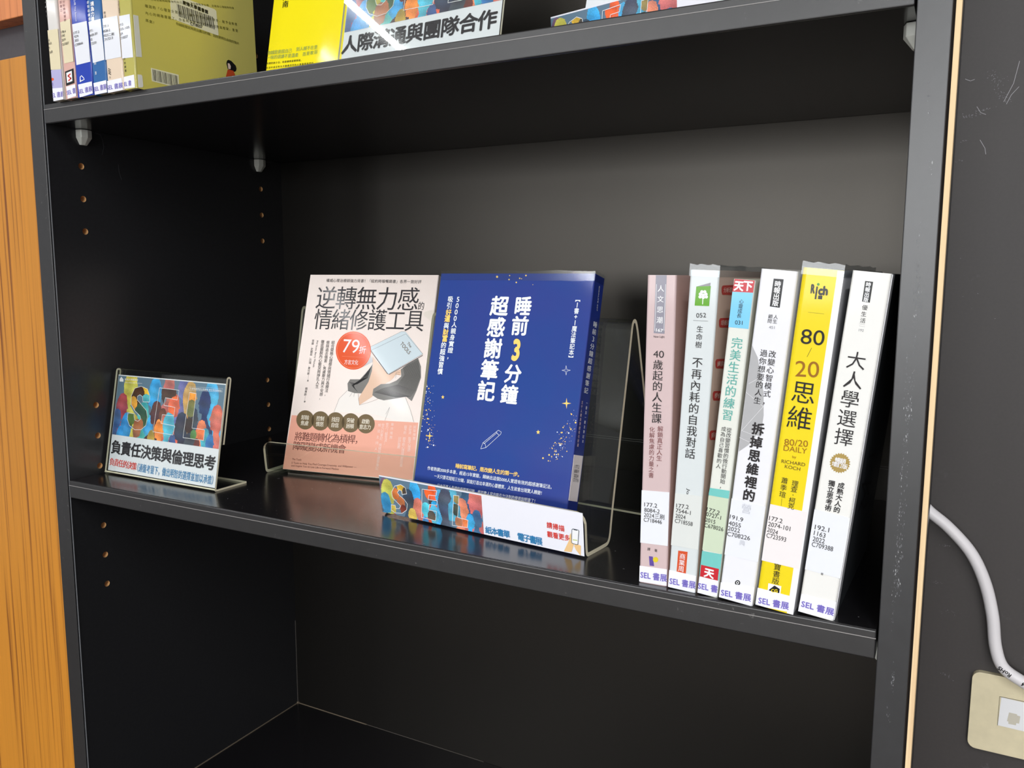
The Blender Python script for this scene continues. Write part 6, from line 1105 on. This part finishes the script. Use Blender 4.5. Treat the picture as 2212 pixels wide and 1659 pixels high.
pin(WI, .0370, HB-.0003, -1, 'cream plastic shelf support under the upper shelf, beside the scuffed right panel')
pin(WI, .0370, -TH-.0003, -1, 'sliver of cream plastic shelf support under the middle shelf right end')
# ------------------------------------------------------------------ cabinet beside it, lath, wall plate, cable
cab = thing('cabinet', 'wooden cabinet with orange veneer doors at the left of the bookcase', 'cabinet', (-.0225, 0, -1.3))
m = MB(); m.box(-.52, -.0225, .024, DE, -1.3, .9, mat('cabinet_carcass', (40,38,40), .5)); reparent(m.obj('carcass'), cab)
m = MB(); m.box(-.52, -.0225, .0195, .024, .41, .46, noisy('black_rail', (66,62,66), .1, 200, .4)); reparent(m.obj('rail'), cab)
def door(z0, z1, mt, y=.0025):
    m = MB(); m.box(-.50, -.0226, y, y+.018, z0, z1, mt); o = m.obj('door', bevel=.0008); reparent(o, cab); return o
door(-1.25, .4145, M_wood); M_w2 = mat('reddish_wood_veneer', (206,126,72), .45, .4, .2, .3); woodify(M_w2, (208,128,74), (178,98,48), 9); door(.4505, .9, M_w2)
m = MB(); m.box(.7690, .7719, -.0003, .016, -1.3, ZT, M_lath); tag(m.obj('wood_lath', bevel=.0003), 'thin raw wooden lath running up the right side of the bookcase', 'lath')
m = MB(); m.box(.7677, .7690, .004, .012, -1.3, ZT, mat('dark_gap_filler', (40,30,24), .8)); reparent(m.obj('gap_filler'), case)
YW = DE+.012
# wall plate (12 x 7 cm) with a modular jack
kz = (YW+.51)/(.3+.51)
def w2(x, z): return (.7814+(x-.7814)*kz, .2044+(z-.2044)*kz)   # same direction, on the wall surface
px0, pz0 = w2(.8104, -.2085)
pl = thing('wall_plate', 'cream plastic wall plate with a white network jack', 'wall plate', (px0, YW, pz0), (0, 0, 0))
def rrect(x0, x1, z0, z1, r, n=5):
    o = []
    for cx, cz, a in ((x1-r, z1-r, 0), (x0+r, z1-r, 90), (x0+r, z0+r, 180), (x1-r, z0+r, 270)):
        for k in range(n+1): t = rad(a+90*k/n); o.append((cx+r*cos(t), cz+r*sin(t)))
    return o
M_plate = noisy('aged_cream_plastic', (226,214,180), .05, 90, .35); scuffed(M_plate, (110,100,80), 120, .62, .74)
m = MB(); hw, hh = .120*kz, .0705*kz
m.prism(rrect(-.0005, hw, -.0005, hh, .007), -.006, 0, M_plate, 'y'); m.obj('plate_body', pl, bevel=.0018, seg=3)
build_prints('plate', lambda u, v, o: (u/1000*kz, -.006-o*3, v/1000*kz), pl)
m = MB(); m.box(.0212*kz, .0215*kz, -.0063, -.006, .0255*kz, .052*kz, mat('dark_slot_line', (90,84,70), .6)); m.box(.0212*kz, .0505*kz, -.0063, -.006, .052*kz, .0523*kz, MATS['dark_slot_line']); m.obj('insert_frame', pl)  # thin dark lines along the insert's left and top edges
def tube_mesh(name, pts, r, mt, parent=None, seg=16):
    """round tube along a smooth curve"""
    P = [Vector(p) for p in pts]; Q = []
    for i in range(len(P)-1):
        p0 = P[max(0, i-1)]; p1 = P[i]; p2 = P[i+1]; p3 = P[min(len(P)-1, i+2)]
        for k in range(10):
            t = k/10; Q.append(.5*((2*p1)+(p2-p0)*t+(2*p0-5*p1+4*p2-p3)*t*t+(3*p1-p0-3*p2+p3)*t**3))
    Q.append(P[-1]); m = MB(); vs_ = []; up = Vector((0, 1, 0))
    for i, q in enumerate(Q):
        d = (Q[min(len(Q)-1, i+1)]-Q[max(0, i-1)]).normalized(); a = d.cross(up).normalized(); b = d.cross(a).normalized()
        vs_ += [q+r*(a*cos(2*pi*k/seg)+b*sin(2*pi*k/seg)) for k in range(seg)]
    n = len(Q); fs = [(i*seg+k, i*seg+(k+1) % seg, (i+1)*seg+(k+1) % seg, (i+1)*seg+k) for i in range(n-1) for k in range(seg)] + [tuple(range(seg-1, -1, -1)), tuple((n-1)*seg+k for k in range(seg))]
    m.add(vs_, fs, mt); return m.obj(name, parent, smooth=True), Q
M_cable = mat('white_cable_jacket', (236,232,234), .35, .5)
cp = [(0.7539,0.3153,0.0116),(0.7654,0.3153,-0.0033),(0.7838,0.3153,-0.0179),(0.8026,0.3153,-0.0385),(0.8150,0.3153,-0.0640),(0.8226,0.3153,-0.0926),(0.8266,0.3153,-0.1197),(0.8334,0.3153,-0.1376),(0.8478,0.3153,-0.1472),(0.8674,0.3153,-0.1552),(0.8911,0.3153,-0.1576)]
cb = thing('cable', 'thick white printed cable curving down the dark wall to the wall plate', 'cable', cp[0])
o, Q = tube_mesh('cable_jacket', [tuple(Vector(p)-Vector(cp[0])) for p in cp], 0.0052, M_cable, cb)
def cable_text(txt, i, h, flip=1):
    v, f = glyph(txt, .015); q = Q[i]; d = (Q[i+1]-Q[i-1]).normalized(); d = Vector((d.x, 0, d.z)).normalized()*flip; nrm = Vector((-d.z, 0, d.x)); m = MB()
    m.add([q+Vector((0, -0.0052-.0002, 0))+d*(x*h)+nrm*((y-.35)*h) for x, y, _ in v], f, pm('ink')); return m.obj('cable_print', cb)
cable_text('RoHS', 75, .0050, -1); cable_text('714', 84, .0050, -1)
# ------------------------------------------------------------------ books
def arc(cx, cy, r, a0, a1, n=4): return [(cx+r*cos(rad(a0+(a1-a0)*k/n)), cy+r*sin(rad(a0+(a1-a0)*k/n))) for k in range(n+1)]
def book(label, loc, rot, w, d, h, col_spine, col_cov, r=.0015, group=None, wrap=False, cover2=None, band=None):
    """upright book, spine facing front; local origin at the bottom right of the spine, x runs -w..0, y runs back"""
    o = thing('book', label, 'book', loc, rot, group)
    col_spine = tuple(int(v*.95) for v in col_spine); ms = mat('spine_'+'_'.join(map(str, col_spine)), col_spine, .5, .25, .3, .08); mc = mat('cover_'+'_'.join(map(str, col_cov)), col_cov, .5, .25, .3, .08)
    t = .0006
    out = arc(-w+r, r, r, 180, 270) + arc(-r, r, r, 270, 360)
    inn = [(-t, r), (-t-.0003, r*.6+t), (-r, t), (-w+r, t), (-w+t+.0003, r*.6+t), (-w+t, r)]
    m = MB(); m.prism(out+inn, 0, h, ms); m.obj('spine', o)
    m = MB(); m.box(-t, 0, r, d, 0, h, mc); m.obj('front_cover', o)
    m = MB(); m.box(-w, -w+t, r, d, 0, h, mc); m.obj('back_cover', o)
    m = MB(); m.box(-w+t, -t, t+.0006, d-.0015, .0012, h-.0012, M_page); m.obj('page_block', o)
    if wrap:
        m = MB(); k = .00035; z0, z1 = h, h+.0034
        pts = [(-w-k, d*.96), (-w-k, -k), (k, -k), (k, d*.96)]
        for i, (a, b) in enumerate(zip(pts, pts[1:])):
            n = 8
            for j in range(n):
                p = [a[q]+(b[q]-a[q])*j/n for q in (0, 1)]; p2 = [a[q]+(b[q]-a[q])*(j+1)/n for q in (0, 1)]
                za = z1+.0005*sin(j*2.1+i); zb_ = z1+.0005*sin((j+1)*2.1+i)
                m.add([(*p, z0-.004), (*p2, z0-.004), (*p2, zb_), (*p, za)], [(0,1,2,3)], M_wrap)
        m.obj('plastic_wrap_edge', o)
    return o
def upright(surf, x, y, z, yaw, lean, w, d, h, label, cs, cc, r=.0015, wrap=False, group='upright books on the middle shelf', csurf=None, **kw):
    o = book(label, (x, y, z), (0, lean, rad(yaw)), w, d, h, cs, cc, r, group, wrap)
    build_prints(surf, lambda u, v, off: (u/1000-w, -off, v/1000), o, (.15, w*1000-.15, .1, h*1000-.1))
    if csurf: build_prints(csurf, lambda u, v, off: (off, u/1000, v/1000), o, (r*1000, d*1000-.5, .1, h*1000-.1))
    return o
upright('s1', .62, .0095, 0, 2, .004, .0191, .148, .2058, 'pink paperback spine beside the clear stand, leftmost of the upright books', (214,190,190), (206,178,172))
b2 = upright('s2', .6399, .0071, 0, -1, .0424, .0185, .148, .2087, 'white spine with a green tree emblem in clear plastic wrap', (220,227,228), (218,194,180), wrap=True, csurf='c2')
upright('s3', .6546, .0059, 0, -1.5, .0804, .0132, .148, .2033, 'short thin book with red, sky-blue and teal blocks on its spine', (232,234,226), (206,204,190))
upright('s4', .6776, .0025, 0, -2, .0882, .0214, .148, .2087, 'white spine with a grey faceted shape between the teal and the yellow book', (240,241,246), (238,238,236))
b5 = upright('s5', .7022, .001, 0, -1.6, .0913, .0228, .148, .2093, 'bright yellow spine in clear plastic wrap, second from the right panel', (244,218,12), (238,238,242), r=.0026, wrap=True)
b6 = upright('s6', .7254, .0029, 0, -1.4, .1, .0207, .148, .2077, 'ivory spine with a gold starburst, leaning on the right panel', (242,241,236), (56,60,64), csurf='c6')
m = MB(); m.box(.00005, .0004, .0016, .013, .0003, .2074, mat('cover_fold_white', (226,226,230), .4, .4, .5)); m.obj('cover_fold', b6, None)  # white strip by the spine, with the pale reflection there put into its colour
m = MB(); m.box(-.0034, .0003, -.0002, .0016, .0002, .2090, mat('spine_white_margin', (236,236,240), .4, .4, .5)); m.obj('white_margin', b5)
# upper shelf, left row
zt = HB+TH+.0001
for k, x, w, cs, cc, lb in (('tA', .0256, .0152, (228,224,218), (226,222,218), 'white spine with a lilac foot, first book at the left end of the upper shelf'),
    ('tB', .0432, .0162, (226,178,166), (222,184,168), 'salmon spine with a black framed red emblem on the upper shelf'),
    ('tC', .0603, .0225, (26,62,178), (24,56,170), 'royal-blue spine on the upper shelf'),
    ('tD', .0838, .0185, (44,104,168), (40,120,176), 'steel-blue spine on the upper shelf, right of the royal-blue one'),
    ('tE', .1033, .0213, (236,214,190), (236,216,194), 'cream spine with a small black emblem beside the olive-green book'),
    ('tF', .1256, .0158, (190,182,92), (216,206,112), 'olive-green book with its barcoded cover showing on the upper shelf')):
    o = upright(k, x+w, -.0055, zt, 0, -.031, w, .148 if k != 'tF' else .1435, .21, lb, cs, cc, r=.0018, group='upright books at the left of the upper shelf', csurf='tFc' if k == 'tF' else None)
def flat_book(label, loc, rot, w, t, h, cf, cspine, surf, group, spine_surf=None, wrap=False, extra=None):
    """book shown cover to the front: cover in the x-z plane, spine at the right"""
    o = thing('book', label, 'book', loc, rot, group); q = .0006
    mf = extra or mat('cover_'+'_'.join(map(str, cf)), cf, .5, .25, .3, .08); mspn = mat('spine_'+'_'.join(map(str, cspine)), cspine, .5, .25, .3, .08)
    m = MB(); m.box(0, w-.001, 0, q, 0, h, mf); m.obj('front_cover', o)
    m = MB(); m.box(0, w-.001, t-q, t, 0, h, mf); m.obj('back_cover', o)
    m = MB(); m.prism(arc(w-.001, .001, .001, 270, 360)+arc(w-.001, t-.001, .001, 0, 90)+[(w-.001, t-q), (w-.0008, t-.001), (w-.0008, .001), (w-.001, q)], 0, h, mspn); m.obj('spine', o)
    m = MB(); m.box(.0015, w-.0012, q, t-q, .0012, h-.0012, M_page); m.obj('page_block', o)
    build_prints(surf, lambda u, v, off: (u/1000, -off, v/1000), o, (.1, w*1000-.6, .1, h*1000-.1))
    if spine_surf: build_prints(spine_surf, lambda u, v, off: (w+off, u/1000, v/1000), o, (.3, t*1000-.3, .1, h*1000-.1))
    if wrap:
        m = MB(); k = .0004; pts = [(-k, -k), (w+k, -k), (w+k, t+k)]
        for i, (a, b) in enumerate(zip(pts, pts[1:])):
            n = 14
            for j in range(n):
                p = [a[q_]+(b[q_]-a[q_])*j/n for q_ in (0, 1)]; p2 = [a[q_]+(b[q_]-a[q_])*(j+1)/n for q_ in (0, 1)]
                m.add([(*p, h-.006), (*p2, h-.006), (*p2, h+.0022+.0005*sin(j*1.3+1.3)), (*p, h+.0022+.0005*sin(j*1.3))], [(0,1,2,3)], M_wrap)
        m.obj('plastic_wrap_edge', o)
    return o
M_pinkc = noisy('pearl_pink_cover', (240,226,218), .03, 1500, .38, coat=.4, coat_r=.16)
N, Lk, b = nodes(M_pinkc); tcx = N.new('ShaderNodeTexCoord'); nzx = N.new('ShaderNodeTexNoise'); nzx.inputs['Scale'].default_value = 1600; bpx = N.new('ShaderNodeBump'); bpx.inputs['Strength'].default_value = .35; bpx.inputs['Distance'].default_value = .0002
Lk.new(tcx.outputs['Object'], nzx.inputs[0]); Lk.new(nzx.outputs[0], bpx.inputs['Height']); Lk.new(bpx.outputs[0], b.inputs['Coat Normal'])
flat_book('pale pink and salmon cover with a woman under an open book, on the left stand', (.1665, .1284, .0045), (-.295, 0, .1463), .1527, .0095, .2107, (228,216,210), (222,210,206), 'pink', 'cover-out books on clear stands', extra=M_pinkc, wrap=False)
M_bluec = mat('blue_starry_cover', (30,66,168), .45, .25, .3, .07); N, Lk, b = nodes(M_bluec)
tcx = N.new('ShaderNodeTexCoord'); nzx = N.new('ShaderNodeTexNoise'); nzx.inputs['Scale'].default_value = 14; nzx.inputs['Detail'].default_value = 3
rp = N.new('ShaderNodeValToRGB'); rp.color_ramp.elements[0].position = .35; rp.color_ramp.elements[0].color = (*s2l((10,58,138)), 1); rp.color_ramp.elements[1].position = .68; rp.color_ramp.elements[1].color = (*s2l((32,54,136)), 1)
Lk.new(tcx.outputs['Object'], nzx.inputs[0]); Lk.new(nzx.outputs[0], rp.inputs[0]); Lk.new(rp.outputs[0], b.inputs['Base Color'])
flat_book('dark blue starry cover with a bold white title, on the right stand', (.3731, .0650, .004), (-.2321, 0, rad(-3.5)), .1502, .018, .2088, (30,66,168), (30,50,130), 'blue', 'cover-out books on clear stands', 'bsp', True, extra=M_bluec)
flat_book('bright yellow cover leaning behind the upper display sign', (.186, .0975, zt+.0012), (-.2, 0, .0146), .150, .016, .21, (248,230,10), (246,226,10), 'yel', 'cover-out books on the upper shelf')
# ------------------------------------------------------------------ acrylic stands
def chaikin(p, n=2):
    for _ in range(n):
        q = [p[0]]
        for a, b in zip(p, p[1:]):
            q += [(a[0]*.75+b[0]*.25, a[1]*.75+b[1]*.25), (a[0]*.25+b[0]*.75, a[1]*.25+b[1]*.75)]
        q.append(p[-1]); p = q
    return p
PROFILE = chaikin([(-.0021,.0340),(-.0018,.030),(.0004,.0075),(.0014,.0016),(.0070,.0016),(.0290,.0016),(.0338,.0022),(.0368,.0070),(.0385,.0200),(.0420,.0380),(.0655,.1560),(.0678,.1690),(.0712,.1712),(.0745,.1690),(.0790,.1560),(.1215,.0016)])
def acrylic_sheet(name, prof, width, th, parent, corner=None, seg=8):
    n = len(prof); nrm = []
    for i in range(n):
        a = prof[max(0, i-1)]; b = prof[min(n-1, i+1)]; dx, dz = b[0]-a[0], b[1]-a[1]; l = math.hypot(dx, dz); nrm.append((-dz/l, dx/l))
    A = [(p[0]+q[0]*th/2, p[1]+q[1]*th/2) for p, q in zip(prof, nrm)]; B = [(p[0]-q[0]*th/2, p[1]-q[1]*th/2) for p, q in zip(prof, nrm)]
    acc = 0; ins = []
    for i in range(n):
        if i: acc += math.dist(prof[i], prof[i-1])
        x = 0
        if corner and acc < corner: x = corner-math.sqrt(max(0, corner**2-(corner-acc)**2))
        ins.append(x)
    vs_ = []
    for i in range(n): vs_ += [(ins[i], *A[i]), (width-ins[i], *A[i]), (width-ins[i], *B[i]), (ins[i], *B[i])]
    m = MB(); f1 = []; f2 = []
    for i in range(n-1):
        k = i*4; l = k+4
        f1 += [(k, k+1, l+1, l), (k+3, l+3, l+2, k+2)]; f2 += [(k, l, l+3, k+3), (k+1, k+2, l+2, l+1)]
    f2 += [(0, 3, 2, 1), ((n-1)*4, (n-1)*4+1, (n-1)*4+2, (n-1)*4+3)]
    m.add(vs_, f1, M_acr); m.mats.append(M_aedge); k = 0
    for f in f2: m.f.append(f); m.m.append(1)
    return m.obj(name, parent)
def lip_refine(p):
    q = []
    for a, b in zip(p[:4], p[1:5]): q += [(a[0]+(b[0]-a[0])*t/4, a[1]+(b[1]-a[1])*t/4) for t in range(4)]
    return q+p[4:]
def insert_strip(parent, kind, w, h, art_w, loc, rot, what):
    e = MB(); e.box(0, w, -.0001, .0001, 0, h, pm('sticker2')); pp = e.obj('printed_insert', parent); pp.location = loc; pp.rotation_euler = rot
    me = art_mesh(what, 0, art_w*1000, 0 if what == 'strip' else 40.2, h*1000-.6 if what == 'strip' else 102.6, .55)
    a = bpy.data.objects.new('crowd_picture', me); COL.objects.link(a); a.parent = pp; a.location = (.0, -.00022, 0)
    return pp
def stand(label, loc, yaw, strip=None, prof=PROFILE):
    o = thing('acrylic_stand', label, 'display stand', loc, (0, 0, yaw), 'clear acrylic book stands')
    acrylic_sheet('bent_sheet', lip_refine(prof) if strip is not False else prof, .2015, .003, o, .009 if strip is not False else None)
    return o
yB = rad(-6.5); P0 = Vector((.5501, .0365, 0)); uB = Vector((cos(yB), sin(yB), 0)); dB = Vector((-sin(yB), cos(yB), 0))
oB = P0-uB*.2015
sB = stand('clear acrylic stand with a printed crowd strip, holding the blue book', tuple(oB), yB)
# the strip's own frame, relative to the stand
pB = insert_strip(sB, 'strip', .2015, .0335, .1102, (0, -.0024, .0018), (.105, 0, 0), 'strip')
build_prints('strip', lambda u, v, off: (u/1000, -.00022-off, v/1000), pB, (0, 201.3, .1, 33.4))
stand('plain clear acrylic stand holding the pink book', (.1500, .1208, 0), rad(4.1))
zs = HB+TH
yC = rad(-14)
sC = stand('clear acrylic stand with a crowd strip on the upper shelf', (.4932, .0960, zs), yC)
pC = insert_strip(sC, 'ustrip', .2015, .0335, .1102, (0, -.0024, .0018), (.105, 0, 0), 'strip')
def only_sel(it): return it[0] == 'L' and it[5] == .42
build_prints('strip', lambda u, v, off: (u/1000, -.00022-off, v/1000), pC, (0, 201.3, .1, 33.4), only=lambda it: not (it[3] and it[0] in 'PL' and it[5] != .42 and False))
flat_book('white cover in clear plastic wrap on the upper shelf stand', (.5075, .1045, zs+.0035), (-.235, 0, yC), .150, .014, .21, (232,236,240), (226,230,236), 'none', 'cover-out books on the upper shelf')
# ------------------------------------------------------------------ L-shaped acrylic display signs
def sign(label, loc, rot, surf, texts):
    o = thing('display_sign', label, 'sign', loc, (0, 0, rot[2]), 'acrylic display signs')
    w, h, t = .1612, .1073, .0018; ct, st = cos(-rot[0]), sin(-rot[0])
    def prof(y0, l0, l1): return [(y0*ct+l*st, -y0*st+l*ct) for l in (l0, l1)]
    n = 6
    # front sheet, doubled back over the top, then the foot running back
    top = [(.0+.0042*(1-cos(k*pi/6))/2, h+.0021*sin(k*pi/6)) for k in range(7)]
    pr = [(.0, .0018)] + [(0, .004)] + [(0, h*k/4) for k in range(1, 4)] + top + [(.0042, h*.6), (.0042, .045)]
    loop = [(y*ct+l*st, -y*st+l*ct+.0003) for y, l in pr]
    acrylic_sheet('front_sleeve', [(y+.0009, z) for y, z in loop], w, t, o)
    foot = chaikin([(.0006, .0022), (.0012, .0010), (.010, .0010), (.0405, .0010)], 1)
    acrylic_sheet('foot', foot, w, t, o)
    e = MB(); e.box(.0022, w-.0022, -.0001, .0001, .0028, h-.0042, pm('sticker2')); pp = e.obj('printed_insert', o); pp.location = (0, .0020, .0004); pp.rotation_euler = (rot[0], 0, 0)
    me = art_mesh('sign', 2.6, 158.6, 40.2, 102.6, .6); a = bpy.data.objects.new('crowd_picture', me); COL.objects.link(a); a.parent = pp; a.location = (0, -.00022, 0)
    build_prints('sign', lambda u, v, off: (u/1000, -.00022-off, v/1000), pp, (2.4, 158.9, 3, 102.8), only=None if surf == 'sign' else (lambda it: it[0] == 'L' and it[5] == .42))
    if surf != 'sign': build_prints(surf, lambda u, v, off: (u/1000, -.00022-off, v/1000), pp, (2.4, 158.9, 3, 102.8))
    return o
sign('clear L-shaped sign with a crowd print at the left of the middle shelf', (.0039, .0386, 0), (-.1909, 0, 0), 'sign', None)
sign('clear L-shaped crowd print sign on the upper shelf, before the yellow book', (.3121, .0528, zs), (-.19, 0, -.0688), 'usign', None)
